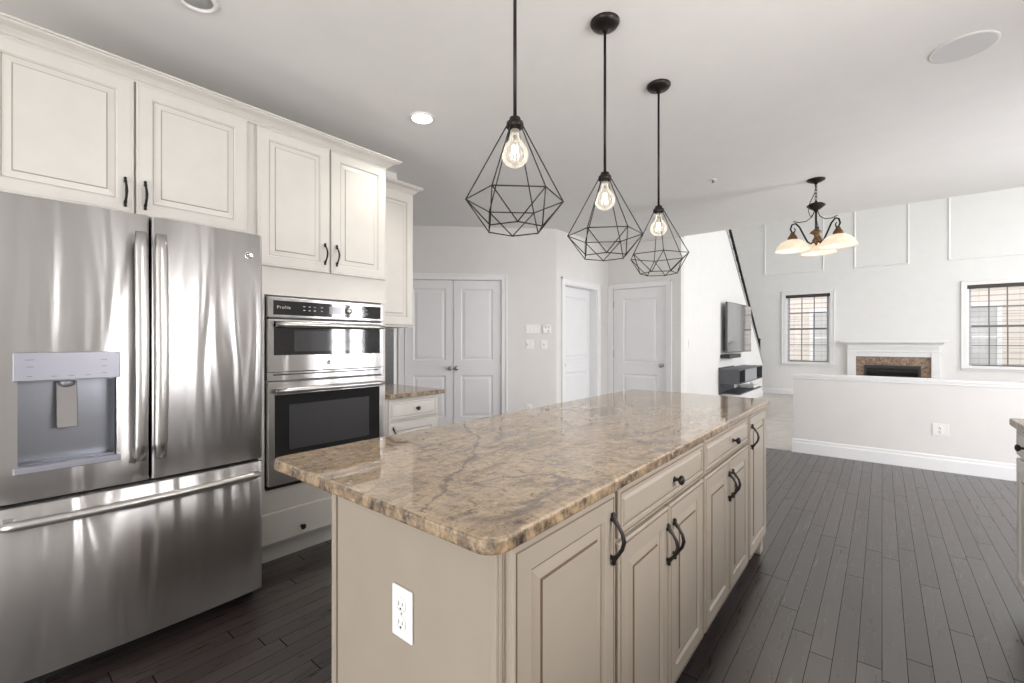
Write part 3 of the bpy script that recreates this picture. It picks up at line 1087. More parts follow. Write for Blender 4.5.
t = thing('refrigerator_cabinet', (-2.97, 0.5, 1.83), 'cream two door wall cabinet above the refrigerator', 'cabinet')
fb = MB().box(XL + 0.002, -2.681, -0.03, 1.0145, 1.83, 2.49)
fb.build('body', cp, t, 0.001)
cab_door(FK, 0.025, 0.496, 1.856, 2.470, 0, t, cp, 0.463, 1.95)
cab_door(FK, 0.503, 0.975, 1.856, 2.470, 0, t, cp, 0.535, 1.95)
crown_path(MB(), [(-2.681, -0.4, 1, 0), (-2.681, 1.0145, 1, 0)], 2.480, 1.0).build('crown_moulding', cp, t)
MB().box(XL + 0.002, -2.69, 0.955, 1.014, 0, 1.829).build('side_panel', cp, t)
MB().box(XL + 0.002, -2.69, -0.03, 0.03, 0, 1.829).build('side_panel', cp, t)

t = thing('oven_cabinet', (-2.97, 1.44, 0), 'tall cream cabinet holding the double oven, doors above and drawer below', 'cabinet')
b = MB()
b.box(XL + 0.002, -2.681, 1.016, 1.866, 1.535, 2.49)
b.box(XL + 0.002, -2.681, 1.016, 1.866, 0.11, 0.43)
b.box(XL + 0.002, -2.681, 1.016, 1.070, 0.43, 1.535).box(XL + 0.002, -2.681, 1.832, 1.866, 0.43, 1.535)
b.build('body', cp, t, 0.001)
MB().box(XL + 0.05, -2.735, 1.016, 1.866, 0, 0.11).build('toe_kick', M['toe_cream'], t)
cab_door(FK, 1.026, 1.447, 1.695, 2.467, 0, t, cp, 1.413, 1.81)
cab_door(FK, 1.457, 1.858, 1.695, 2.467, 0, t, cp, 1.490, 1.81)
dr = MB().loops(FK, 1.045, 1.845, 0.125, 0.300, [(0, -0.019), (0, -0.004), (0.005, 0)], True).build('drawer', cp, t)
knob(FK, 1.27, 0.178, 0, dr)
knob(FK, 1.66, 0.178, 0, dr)
crown_path(MB(), [(-2.681, 1.015, 1, 0), (-2.681, 1.867, 1, 1), (-2.865, 1.867, 0, 1)], 2.480, 1.0).build('crown_moulding', cp, t)

# short upper cabinet
t = thing('upper_cabinet', (-3.1, 2.1, 1.384), 'shallow cream wall cabinet hung above the short granite counter', 'cabinet')
MB().box(XL + 0.002, -2.951, 1.868, 2.318, 1.384, 2.50).build('body', cp, t, 0.001)
FU = Fr((-2.93, 0, 0), (0, 1, 0), (1, 0, 0))
cab_door(FU, 1.880, 2.305, 1.40, 2.44, 0, t, cp)
crown_path(MB(), [(-2.951, 1.868, 1, 0), (-2.951, 2.319, 1, 1), (-3.27, 2.319, 0, 1)], 2.468, 0.78).build('crown_moulding', cp, t)

# short base cabinet with its counter
t = thing('base_cabinet', (-2.97, 2.1, 0), 'cream base cabinet with one drawer beside the oven tower', 'cabinet')
MB().box(XL + 0.002, -2.681, 1.868, 2.341, 0.105, 0.866).build('body', cp, t, 0.001)
MB().box(XL + 0.05, -2.74, 1.868, 2.341, 0, 0.105).build('toe_kick', M['toe_cream'], t)
cab_drawer(FK, 1.888, 2.332, 0.706, 0.852, 0, t, cp, 2.125)
cab_door(FK, 1.888, 2.332, 0.115, 0.694, 0, t, cp, 1.915, 0.60)
slab('side_countertop', [(XL + 0.002, 1.868), (-2.625, 1.868), (-2.625, 2.372), (XL + 0.002, 2.372)], 0.867, 0.900,
     'short granite countertop beside the oven tower')
tag(MB().box(XL + 0.001, XL + 0.011, 1.869, 2.362, 0.901, 1.383).build('backsplash', M['tile']), 'dark grey tile backsplash between short counter and wall cabinet', 'backsplash')

# ------------------------------------------------------------------ refrigerator
fr = thing('refrigerator', (-2.78, 0.489, 0), 'stainless steel french door refrigerator with ice and water dispenser', 'refrigerator')
MB().box(-3.2, -2.455, 0.045, 0.933, 0.05, 1.765).build('body', M['fridgeside'], fr, 0.003)
MB().box(-3.15, -2.44, 0.06, 0.918, 0.0, 0.05).build('kick_grille', M['black'], fr)


def fx(y, base=-2.358, bow=0.018):
    t_ = (y - 0.489) / 0.445
    return base + bow * (1 - t_ * t_)


def bowed_door(y0, y1, z0, z1, hole=None, back=-2.45):
    mb = MB()
    ys = [y0, y0 + 0.004, y0 + 0.012]
    n = 16
    ys += [y0 + 0.012 + (y1 - y0 - 0.024) * k / n for k in range(1, n)]
    ys += [y1 - 0.012, y1 - 0.004, y1]
    zs = [z0, z0 + 0.003, z1 - 0.003, z1]
    if hole:
        ys = sorted(set(ys + [hole[0], hole[1]]))
        zs = sorted(set(zs + [hole[2], hole[3]]))

    def X_(y, z):
        x = fx(y)
        e = min(y - y0, y1 - y)
        if e < 0.012:
            x -= 0.012 - math.sqrt(max(0, 0.012 ** 2 - (0.012 - e) ** 2))
        if min(z - z0, z1 - z) < 0.0005:
            x -= 0.003
        return x
    G = {}
    vs, fs = [], []
    for j, z in enumerate(zs):
        for i, y in enumerate(ys):
            G[i, j] = len(vs)
            vs.append((X_(y, z), y, z))
    for j in range(len(zs) - 1):
        for i in range(len(ys) - 1):
            if hole and ys[i] >= hole[0] - 1e-6 and ys[i + 1] <= hole[1] + 1e-6 and zs[j] >= hole[2] - 1e-6 and zs[j + 1] <= hole[3] + 1e-6:
                continue
            fs.append((G[i, j], G[i + 1, j], G[i + 1, j + 1], G[i, j + 1]))
    k = len(vs)
    m_ = len(ys)
    for z in (z0, z1):
        for y in ys:
            vs.append((back, y, z))
    for i in range(m_ - 1):
        fs.append((G[i, 0], k + i, k + i + 1, G[i + 1, 0]))
        fs.append((G[i, len(zs) - 1], G[i + 1, len(zs) - 1], k + m_ + i + 1, k + m_ + i))
    mb.add(vs, fs, 0, True)
    # sides and back
    for y in (y0, y1):
        i = 0 if y == y0 else m_ - 1
        col = [vs[G[i, j]] for j in range(len(zs))]
        mb.add(col + [(back, y, zs[-1]), (back, y, zs[0])], [tuple(range(len(col) + 2))], 0, False)
    mb.add([(back, y0, z0), (back, y1, z0), (back, y1, z1), (back, y0, z1)], [(0, 1, 2, 3)], 0)
    return mb


def vhandle(y, parent):
    mb = MB()
    n = 14
    z0, z1 = 0.79, 1.712
    vs, fs = [], []
    sec = [(-0.020, 0.0), (-0.022, 0.006), (-0.016, 0.013), (0.0, 0.017), (0.016, 0.013), (0.022, 0.006), (0.020, 0.0), (0.0, -0.004)]
    for i in range(n + 1):
        s_ = i / n
        z = z0 + (z1 - z0) * s_
        bow = 0.022 * math.sin(PI * s_)
        sc = 1.0 if 0 < i < n else 0.85
        for (a, w) in sec:
            vs.append((fx(y) + 0.034 + bow + w * sc, y + a * sc, z))
    k = len(sec)
    for i in range(n):
        for j in range(k):
            j2 = (j + 1) % k
            fs.append((i * k + j, i * k + j2, (i + 1) * k + j2, (i + 1) * k + j))
    fs += [tuple(range(k - 1, -1, -1)), tuple(n * k + j for j in range(k))]
    mb.add(vs, fs, 0, True)
    for z in (z0 + 0.025, z1 - 0.025):
        mb.box(fx(y) - 0.004, fx(y) + 0.036, y - 0.014, y + 0.014, z - 0.018, z + 0.018)
    return mb.build('handle', M['steelbar'], parent)


HO = (0.118, 0.382, 0.824, 1.128)
ld = bowed_door(0.045, 0.486, 0.700, 1.79, HO).build('door', M['steel'], fr)
rd = bowed_door(0.492, 0.933, 0.700, 1.79).build('door', M['steel'], fr)
fd = bowed_door(0.045, 0.933, 0.060, 0.684).build('freezer_drawer', M['steel'], fr)
MB().box(-2.455, -2.40, 0.05, 0.928, 0.684, 0.700).build('gasket', M['gasket'], fr)
MB().box(-2.455, -2.40, 0.4855, 0.4925, 0.70, 1.785).build('gasket', M['gasket'], fr)
vhandle(0.450, ld)
vhandle(0.515, rd)
# freezer bar
pts, rs = [], []
for i in range(25):
    s_ = i / 24
    y = 0.075 + 0.828 * s_
    pts.append((fx(y) + 0.038 + 0.012 * math.sin(PI * s_), y, 0.630))
    rs.append(0.0175 if 0 < i < 24 else 0.013)
fh = MB().tube(pts, rs, 12)
for y in (0.095, 0.883):
    fh.box(fx(y) - 0.004, fx(y) + 0.040, y - 0.012, y + 0.012, 0.620, 0.650)
fh.build('handle', M['steelbar'], fd)
# dispenser
dp = MB()
dp.box(-2.44, -2.432, HO[0], HO[1], HO[2], HO[3])
dp.box(-2.432, -2.362, HO[0], HO[0] + 0.004, HO[2], HO[3]).box(-2.432, -2.362, HO[1] - 0.004, HO[1], HO[2], HO[3])
dp.box(-2.432, -2.362, HO[0] + 0.004, HO[1] - 0.004, HO[3] - 0.004, HO[3])
dp.box(-2.432, -2.362, HO[0] + 0.004, HO[1] - 0.004, HO[2], HO[2] + 0.004)
di = dp.build('dispenser_recess', M['cavsteel'], ld)
pn = MB().box(-2.374, -2.336, 0.106, 0.393, 1.128, 1.231).build('dispenser_panel', M['panelsteel'], ld, 0.003)
for (y, z, w) in ((0.135, 1.203, 0.024), (0.139, 1.178, 0.018), (0.139, 1.144, 0.014), (0.20, 1.142, 0.016), (0.245, 1.142, 0.016), (0.29, 1.142, 0.016), (0.335, 1.199, 0.018), (0.337, 1.174, 0.016), (0.339, 1.148, 0.012)):
    MB().box(-2.3362, -2.3352, y, y + w, z, z + 0.0028).build('marking', M['darkmark'], ld)
MB().box(-2.40, -2.328, 0.106, 0.393, 0.802, 0.826).build('drip_tray', M['panelsteel'], ld, 0.003)
pa = MB()
vs = [(-2.400, 0.218, 1.118), (-2.400, 0.276, 1.118), (-2.378, 0.276, 0.945), (-2.378, 0.218, 0.945),
      (-2.408, 0.218, 1.118), (-2.408, 0.276, 1.118), (-2.386, 0.276, 0.945), (-2.386, 0.218, 0.945)]
pa.add(vs, [(0, 1, 2, 3), (7, 6, 5, 4), (0, 4, 5, 1), (1, 5, 6, 2), (2, 6, 7, 3), (3, 7, 4, 0)])
pa.build('paddle', M['paddle'], ld, 0.003)
MB().lathe([(0.026, 0), (0.022, -0.02), (0.012, -0.026)], (-2.398, 0.247, 1.125), 14).build('nozzle', M['panelsteel'], ld)
# round maker's emblem
def emblem(F, u, z, w, r, parent):
    e = MB()
    e.lathe([(r, 0), (r, 0.002), (r * 0.9, 0.0032), (r * 0.82, 0.0022), (0.0005, 0.0022)], F.p(u, z, w), 24, axis=F.n)
    o = e.build('emblem', M['chrome'], parent)
    g = MB()
    def pth(ps):
        g.tube([F.p(u + a * r, z + b * r, w + 0.0034) for a, b in ps], r * 0.07, 6)
    pth([(-0.12, 0.36), (-0.35, 0.42), (-0.5, 0.15), (-0.42, -0.12), (-0.2, -0.05), (-0.12, 0.2), (-0.1, -0.2), (-0.25, -0.5), (-0.45, -0.4)])
    pth([(0.02, 0.0), (0.3, 0.12), (0.42, 0.34), (0.25, 0.46), (0.1, 0.2), (0.12, -0.25), (0.32, -0.42), (0.55, -0.22)])
    pth([(0.72 * math.cos(a_ / 10 * PI * 2), 0.72 * math.sin(a_ / 10 * PI * 2)) for a_ in range(11)])
    g.build('monogram', M['darkmark'], parent)
    return o


FRG = Fr((0, 0, 0), (0, 1, 0), (1, 0, 0))
emblem(FRG, 0.868, 1.682, fx(0.868), 0.0175, rd)

# ------------------------------------------------------------------ double oven
ov = thing('double_wall_oven', (-2.9, 1.45, 0.44), 'built-in stainless double wall oven with microwave unit on top', 'oven')
FO = Fr((-2.66, 0, 0), (0, 1, 0), (1, 0, 0))
Y0, Y1 = 1.076, 1.826
MB().box(-3.2, -2.682, Y0, Y1, 0.436, 1.53).build('body', M['fridgeside'], ov)
MB().fbox(FO, Y0 - 0.002, Y1 + 0.002, 0.432, 0.452, -0.022, -0.004).build('bottom_trim', M['black'], ov)
cpn = MB().fbox(FO, Y0, Y1, 1.408, 1.522, -0.022, 0.012).build('control_panel', M['steel2'], ov, 0.003)
cg = MB().fbox(FO, Y0 + 0.028, Y1 - 0.022, 1.422, 1.503, 0.0125, 0.0145).build('control_glass', M['blackglass'], ov)
MB().fbox(FO, 1.435, 1.515, 1.442, 1.486, 0.0146, 0.0152).build('display', M['display'], cg)
MB().lathe([(0.019, 0), (0.019, 0.012), (0.015, 0.020), (0.0, 0.020)], FO.p(1.565, 1.464, 0.0146), 20, axis=FO.n, cap1=False).build('dial', M['steelbar'], cg)
for i in range(4):
    for z in (1.452, 1.474):
        u = 1.272 + i * 0.032 + (0.012 if i == 3 else 0)
        MB().fbox(FO, u, u + 0.013, z, z + 0.004, 0.0146, 0.0151).build('button_marking', M['greymark'], cg)
for i in range(3):
    for z in (1.452, 1.474):
        u = 1.63 + i * 0.03
        MB().fbox(FO, u, u + 0.012, z, z + 0.0025, 0.0146, 0.0151).build('button_marking', M['greymark'], cg)
lx = 1.122
for chx in 'Profile':
    tx = bpy.data.curves.new('letter', 'FONT')
    tx.body = chx
    tx.size = 0.026
    tx.extrude = 0.0003
    tmp = bpy.data.objects.new('letter_source', tx)
    me_ = bpy.data.meshes.new_from_object(tmp)
    me_.name = 'letter'
    me_.materials.clear()
    me_.materials.append(M['greymark'])
    bpy.data.objects.remove(tmp)
    to = bpy.data.objects.new('letter', me_)
    COL.objects.link(to)
    to.parent = cg
    to.location = Vector((-2.66 + 0.0149, lx, 1.457)) - ov.location
    to.rotation_euler = (math.radians(90), 0, math.radians(90))
    lx += max((v.co.x for v in me_.vertices), default=0.008) + 0.002

MB().fbox(FO, Y0 + 0.01, Y1 - 0.01, 1.396, 1.408, -0.022, -0.002).build('vent_gap', M['black'], ov)
mw = MB()
mw.fbox(FO, Y0, Y1, 1.098, 1.192, -0.022, 0.014).fbox(FO, Y0, Y0 + 0.030, 1.192, 1.396, -0.022, 0.014).fbox(FO, Y1 - 0.026, Y1, 1.192, 1.396, -0.022, 0.014)
mw.fbox(FO, Y0 + 0.030, Y1 - 0.026, 1.384, 1.396, -0.022, 0.014)
mwd = mw.build('microwave_door', M['steel2'], ov, 0.002)
MB().fbox(FO, Y0 + 0.030, Y1 - 0.026, 1.192, 1.384, -0.02, 0.011).build('door_glass', M['blackglass'], mwd)
MB().fbox(FO, Y0 + 0.145, Y1 - 0.16, 1.212, 1.335, 0.0112, 0.0118).build('window', M['ovencav'], mwd)


def hbar(F, u0, u1, z, w, parent, r=0.0165):
    pts, rs = [], []
    for i in range(15):
        s_ = i / 14
        pts.append(F.p(u0 + (u1 - u0) * s_, z, w + 0.040 + 0.006 * math.sin(PI * s_)))
        rs.append(r if 0 < i < 14 else r * 0.75)
    mb = MB().tube(pts, rs, 12)
    for u in (u0 + 0.022, u1 - 0.022):
        mb.fbox(F, u - 0.010, u + 0.010, z - 0.010, z + 0.010, w - 0.003, w + 0.042)
    return mb.build('handle', M['steelbar'], parent)


hbar(FO, Y0 + 0.030, Y1 - 0.022, 1.366, 0.014, mwd)
emblem(FO, 1.432, 1.142, 0.0142, 0.016, mwd)
md = MB().fbox(FO, Y0, Y1, 1.048, 1.094, -0.022, 0.004)
mdo = md.build('vent_trim', M['steel2'], ov, 0.002)
vg = MB()
vg.fbox(FO, Y0 + 0.03, Y1 - 0.03, 1.076, 1.084, 0.0042, 0.0048)
vg.build('vent_slot', M['black'], mdo)
lo = MB()
zt, zb = 1.038, 0.455
lo.fbox(FO, Y0, Y1, 0.965, zt, -0.022, 0.016).fbox(FO, Y0, Y1, zb, 0.585, -0.022, 0.016)
lo.fbox(FO, Y0, Y0 + 0.034, 0.585, 0.965, -0.022, 0.016).fbox(FO, Y1 - 0.030, Y1, 0.585, 0.965, -0.022, 0.016)
lod = lo.build('oven_door', M['steel2'], ov, 0.002)
MB().fbox(FO, Y0 + 0.034, Y1 - 0.030, 0.585, 0.965, -0.02, 0.013).build('door_glass', M['blackglass'], lod)
MB().fbox(FO, Y0 + 0.115, Y1 - 0.11, 0.645, 0.905, 0.0132, 0.0138).build('window', M['ovencav'], lod)
hbar(FO, Y0 + 0.030, Y1 - 0.022, 0.992, 0.016, lod)

# ------------------------------------------------------------------ right-hand cabinet run (only its corner shows)
FX = Fr((0.492, 0, 0), (0, 1, 0), (-1, 0, 0))
t = thing('base_cabinet', (0.83, 3.06, 0), 'cream base cabinet cut off by the right edge, nearest the half wall', 'cabinet')
MB().box(0.513, 1.168, 2.50, 3.18, 0.10, 0.866).build('body', cp, t, 0.001)
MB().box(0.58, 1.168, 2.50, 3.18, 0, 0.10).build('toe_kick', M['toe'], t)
cab_drawer(FX, 2.512, 3.170, 0.735, 0.855, 0, t, cp, 2.985)
cab_door(FX, 2.512, 3.170, 0.112, 0.722, 0, t, cp, 2.545, 0.62)
for (a, b, lab) in ((1.9, 2.50, 'cream sink base cabinet out along the right hand run'), (1.1, 1.9, 'cream base cabinet under the right hand window'), (0.18, 1.1, 'cream base cabinet at the camera end of the right hand run')):
    t = thing('base_cabinet', (0.83, (a + b) / 2, 0), lab, 'cabinet')
    MB().box(0.511, 1.168, a + 0.001, b - 0.001, 0.10, 0.866).build('body', cp, t, 0.001)
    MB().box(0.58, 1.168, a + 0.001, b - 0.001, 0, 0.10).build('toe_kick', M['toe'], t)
    m_ = (a + b) / 2
    cab_door(FX, a + 0.012, m_ - 0.004, 0.112, 0.852, 0, t, cp, m_ - 0.03, 0.74)
    cab_door(FX, m_ + 0.004, b - 0.012, 0.112, 0.852, 0, t, cp, m_ + 0.03, 0.74)
slab('side_countertop', rounded(0.472, 1.168, 0.15, 3.205, 0.02, 4), 0.867, 0.902, 'granite countertop corner at the right edge of the picture')


# ------------------------------------------------------------------ pendants
def make_pendant():
    t = thing('pendant_light', (0, 0, CE), 'x', 'pendant light', 'cage pendants above the island')
    t.location = (0, 0, 0)
    z = 2.030 - CE
    ZC = CE
    def P(r, a, zz):
        return (r * math.cos(a), r * math.sin(a), zz)
    MB().lathe([(0.066, 0), (0.067, -0.006), (0.058, -0.020), (0.034, -0.030), (0.014, -0.034), (0.012, -0.044)], (0, 0, CE), 28).build('canopy', M['bronze'], t)
    MB().tube([(0, 0, CE - 0.04), (0, 0, 2.045)], 0.0062, 10).build('rod', M['bronze'], t)
    so = MB().lathe([(0.010, 0.022), (0.019, 0.020), (0.021, 0.008), (0.029, 0.004), (0.031, -0.012), (0.026, -0.016), (0.019, -0.020), (0.017, -0.022)], (0, 0, 2.026), 24).build('socket', M['bronze'], t)
    cg_ = MB()
    R1, R2, R0 = 0.170, 0.102, 0.030
    z1_, z2_, z0_ = 1.760, 1.660, 2.016
    up = [P(R1, k * PI / 3, z1_) for k in range(6)]
    lo_ = [P(R2, (k + 0.5) * PI / 3, z2_) for k in range(6)]
    tp = [P(R0, k * PI / 3, z0_) for k in range(6)]
    rr = 0.0023
    for k in range(6):
        k2 = (k + 1) % 6
        for a_, b_ in ((up[k], up[k2]), (lo_[k], lo_[k2]), (tp[k], up[k]), (up[k], lo_[k]), (up[k2], lo_[k]), (tp[k], tp[k2])):
            cg_.tube([a_, b_], rr, 6)
        for p_ in (up[k], lo_[k]):
            cg_.lathe([(0.0004, -0.0036), (0.0036, 0), (0.0004, 0.0036)], p_, 6)
    cg_.build('wire_cage', M['blackiron'], t)
    bl = MB().lathe([(0.015, 0.080), (0.016, 0.056), (0.021, 0.042), (0.037, 0.024), (0.046, 0.006), (0.0475, -0.010), (0.043, -0.027), (0.032, -0.040), (0.016, -0.048), (0.001, -0.050)],
                    (0, 0, 1.925), 28, cap0=False).build('bulb', M['bulb'], t)
    fl = MB()
    for k in range(6):
        a0 = k * PI / 3
        a1 = a0 + PI / 6
        fl.tube([(0.009 * math.cos(a0), 0.009 * math.sin(a0), 1.950), (0.014 * math.cos(a1), 0.014 * math.sin(a1), 1.905)], 0.0011, 5)
    fl.build('filament', M['filament'], bl)
    MB().tube([(0, 0, 1.985), (0, 0, 1.952)], [0.006, 0.003], 8).build('stem', M['nickel'], bl)
    return t


pen = make_pendant()
cr = math.radians(39.43)
pos_ = [(-0.985, 1.214, math.radians(44), 'black wire cage pendant nearest the camera, above the near island end'),
        (-0.985, 1.871, math.radians(32), 'middle black wire cage pendant over the center of the island'),
        (-0.990, 2.528, math.radians(0), 'smallest looking black wire cage pendant over the far island end')]
for i, (x, y, a, lab) in enumerate(pos_):
    o = pen if i == 0 else copy_tree(pen)
    o.location = (x, y, 0)
    o.rotation_euler = (0, 0, a)
    o['label'] = lab

# ------------------------------------------------------------------ chandelier in the breakfast nook
cx, cy = -0.463, 4.906
ch = thing('chandelier', (cx, cy, 0), 'three-arm bronze chandelier with glowing alabaster bowls near the half wall', 'chandelier')
MB().lathe([(0.072, 0), (0.072, -0.010), (0.045, -0.024), (0.016, -0.034), (0.010, -0.045)], (cx, cy, CE), 24).build('canopy', M['bronze'], ch)
# hanging chain: interlocked oval links
cn = MB()
zc = CE - 0.05
k = 0
while zc > 2.545:
    a = PI / 4 + (PI / 2 if k % 2 else 0)
    pts = []
    for j in range(12):
        tt = 2 * PI * j / 12
        rr = 0.010 * math.cos(tt)
        pts.append((cx + rr * math.cos(a), cy + rr * math.sin(a), zc + 0.020 * math.sin(tt)))
    cn.tube(pts, 0.0028, 5, closed=True)
    zc -= 0.030
    k += 1
cn.build('chain', M['bronze'], ch)
RV = Vector((math.cos(cr), math.sin(cr), 0))
FVW = Vector((-math.sin(cr), math.cos(cr), 0))
cvx = Vector((cx, cy, 0))
wr = [(0, 2.70), (-0.01, 2.62), (-0.055, 2.53), (-0.068, 2.45), (-0.05, 2.40), (-0.02, 2.43)]
MB().tube([cvx + RV * a + Vector((0, 0, b)) for a, b in wr], 0.0035, 6).build('wire', M['bronze'], ch)
MB().lathe([(0.005, 0.06), (0.012, 0.045), (0.015, 0.035), (0.055, 0.028), (0.074, 0.012), (0.070, 0.004), (0.040, -0.020), (0.022, -0.030), (0.014, -0.045)], (cx, cy, 2.492), 24).build('crown_dish', M['bronze'], ch)
MB().tube([(cx, cy, 2.46), (cx, cy, 2.27)], 0.0085, 10).build('stem', M['bronze'], ch)
MB().lathe([(0.010, 0.07), (0.018, 0.060), (0.040, 0.045), (0.050, 0.032), (0.020, 0.015), (0.014, -0.005), (0.020, -0.020), (0.030, -0.035), (0.024, -0.055), (0.008, -0.07), (0.003, -0.085)], (cx, cy, 2.225), 24).build('hub', M['brass'], ch)
for ang in (0, 120, 240):
    dirv = (Matrix.Rotation(math.radians(ang), 3, 'Z') @ Vector((0, 1, 0))).normalized()
    D = 0.195
    sh = cvx + dirv * D
    prof = [(0.016, 2.205), (0.05, 2.175), (0.085, 2.195), (0.125, 2.26), (0.165, 2.33), (0.205, 2.365), (0.243, 2.352), (0.256, 2.312), (0.240, 2.283), (0.215, 2.288), (0.208, 2.312), (0.222, 2.325)]
    arm = MB().tube([cvx + dirv * (a * 0.83) + Vector((0, 0, b - 0.018)) for a, b in prof], [0.0075] * 8 + [0.007, 0.006, 0.005, 0.004], 8)
    arm.tube([cvx + dirv * a + Vector((0, 0, b)) for a, b in ((0.012, 2.455), (0.035, 2.40), (0.08, 2.365), (0.14, 2.355), (0.19, 2.366))], 0.004, 6)
    ao = arm.build('arm', M['bronze'], ch)
    MB().lathe([(0.006, 0.07), (0.016, 0.060), (0.020, 0.045), (0.036, 0.020), (0.040, 0.0), (0.036, -0.010)], (sh.x, sh.y, 2.204), 20).build('socket_cup', M['brass'], ao)
    pr = [(0.034, 0.102), (0.060, 0.096), (0.094, 0.076), (0.120, 0.044), (0.135, 0.010), (0.143, 0.002), (0.141, -0.003), (0.131, 0.008), (0.115, 0.040), (0.090, 0.070), (0.058, 0.090), (0.034, 0.096)]
    MB().lathe(pr, (sh.x, sh.y, 2.098), 32, cap0=False, cap1=False).build('glass_shade', M['shade'], ao)
    MB().lathe([(0.012, 0.03), (0.022, 0.01), (0.028, -0.012), (0.020, -0.030), (0.002, -0.038)], (sh.x, sh.y, 2.165), 16).build('bulb', M['lamp_lit'], ao)

# ------------------------------------------------------------------ ceiling fittings
def downlight(x, y, lit, label):
    t = thing('recessed_light', (x, y, CE - 0.012), label, 'recessed light')
    MB().lathe([(0.077, 0.0119), (0.078, 0.006), (0.073, 0.001), (0.067, 0.0), (0.062, 0.004), (0.061, 0.0119)], (x, y, CE - 0.012), 32, cap0=False, cap1=False).build('trim_ring', M['white'], t)
    if lit:
        MB().lathe([(0.0615, 0.003), (0.045, 0.003), (0.001, 0.002)], (x, y, CE - 0.012), 28, cap0=False).build('lens', M['lamp_lit'], t)
        d = bpy.data.lights.new('downlight_glow', 'SPOT')
        d.energy = 8
        d.spot_size = math.radians(120)
        d.spot_blend = 0.6
        d.shadow_soft_size = 0.05
        d.color = (1.0, 0.93, 0.84)
        lo2 = bpy.data.objects.new('downlight_glow', d)
        COL.objects.link(lo2)
        lo2.location = (x, y, CE - 0.03)
    else:
        MB().lathe([(0.0615, 0.0115), (0.045, 0.0105), (0.043, 0.006), (0.001, 0.004)], (x, y, CE - 0.012), 28, cap0=False).build('lens', M['baffle'], t)
    return t


downlight(-2.332, 1.906, True, 'lit round recessed ceiling light above the oven tower')
downlight(-2.272, 0.632, False, 'unlit round recessed ceiling light cut by the top edge, above the refrigerator')
sp_ = thing('ceiling_speaker', (0.314, 3.17, CE - 0.006), 'round flush white speaker grille in the ceiling at upper right', 'speaker')
MB().lathe([(0.128, 0.0059), (0.129, 0.002), (0.124, 0.0), (0.118, 0.0)], (0.314, 3.17, CE - 0.006), 40, cap0=False, cap1=False).build('rim', M['white'], sp_)
MB().lathe([(0.118, 0.0), (0.001, -0.001)], (0.314, 3.17, CE - 0.006), 40, cap0=False).build('grille', M['speaker'], sp_)
sk = thing('fire_sprinkler', (-1.185, 4.312, CE - 0.03), 'small white fire sprinkler head on the ceiling between pendants and chandelier', 'sprinkler')
MB().lathe([(0.036, 0.0299), (0.034, 0.025), (0.016, 0.021)], (-1.185, 4.312, CE - 0.03), 20).build('escutcheon', M['white'], sk)
MB().lathe([(0.008, 0.022), (0.007, 0.006), (0.014, 0.003), (0.014, 0.0)], (-1.185, 4.312, CE - 0.03), 12).build('nozzle', M['nickel'], sk)


# ------------------------------------------------------------------ switches on the angled wall
def plate(name, F, u0, u1, z0, z1, gangs, label, cat, knobby=False):
    t = thing(name, F.p((u0 + u1) / 2, z0), label, cat)
    MB().fbox(F, u0, u1, z0, z1, 0, 0.007).build('cover_plate', M['white'], t, 0.003)
    w = (u1 - u0) / gangs
    for k in range(gangs):
        c = u0 + w * (k + 0.5)
        MB().fbox(F, c - 0.0165, c + 0.0165, (z0 + z1) / 2 - 0.033, (z0 + z1) / 2 + 0.033, 0.0071, 0.010).build('rocker', M['trim'], t, 0.002)
        if knobby and k == gangs - 1:
            MB().fbox(F, c - 0.006, c + 0.006, (z0 + z1) / 2 - 0.012, (z0 + z1) / 2 + 0.012, 0.0101, 0.022).build('toggle', M['greymark'], t, 0.002)
    return t


plate('light_switch', FA, 0.165, 0.356, 1.372, 1.488, 4, 'wide white four-gang switch plate, upper left of the group on the angled wall', 'light switch')
th = thing('thermostat', FA.p(0.08, 1.372), 'small white thermostat, upper right of the group on the angled wall', 'thermostat')
MB().fbox(FA, 0.025, 0.135, 1.375, 1.487, 0, 0.022).build('housing', M['white'], th, 0.006)
MB().fbox(FA, 0.045, 0.110, 1.44, 1.472, 0.0222, 0.0232).build('display', M['display'], th)
MB().lathe([(0.012, 0), (0.010, 0.006)], FA.p(0.055, 1.405, 0.0222), 12, axis=FA.n).build('button', M['greymark'], th)
plate('light_switch', FA, 0.254, 0.356, 1.170, 1.292, 2, 'white two-gang switch plate, lower left of the group on the angled wall', 'light switch', True)
plate('light_switch', FA, 0.074, 0.160, 1.170, 1.292, 1, 'white single switch plate, lower right of the group on the angled wall', 'light switch', True)
plate('light_switch', FTV, 6.655, 6.73, 1.18, 1.298, 1, 'white single switch plate on the bright television wall', 'light switch')

# ------------------------------------------------------------------ television, soundbar, floating console
tv = thing('television', (-2.10, 9.12, 1.07), 'large black flat television mounted on the white stair wall', 'television')
MB().box(XT + 0.001, XT + 0.075, 8.95, 9.3, 1.35, 1.65).build('wall_mount', M['black'], tv)
ta = math.radians(2.6)
FT = Fr((-2.062, 8.36, 0), (math.sin(ta), math.cos(ta), 0), (math.cos(ta), -math.sin(ta), 0))
MB().fbox(FT, 0, 1.50, 1.075, 1.962, -0.035, 0.0).build('casing', M['console'], tv, 0.006)
MB().fbox(FT, 0.012, 1.488, 1.088, 1.950, 0.0005, 0.003).build('screen', M['screen'], tv)
sb = MB().box(-2.169, -2.02, 8.33, 9.15, 0.975, 1.045).build('soundbar', M['black'], None, 0.01)
tag(sb, 'small black soundbar fixed to the wall just below the television', 'soundbar')

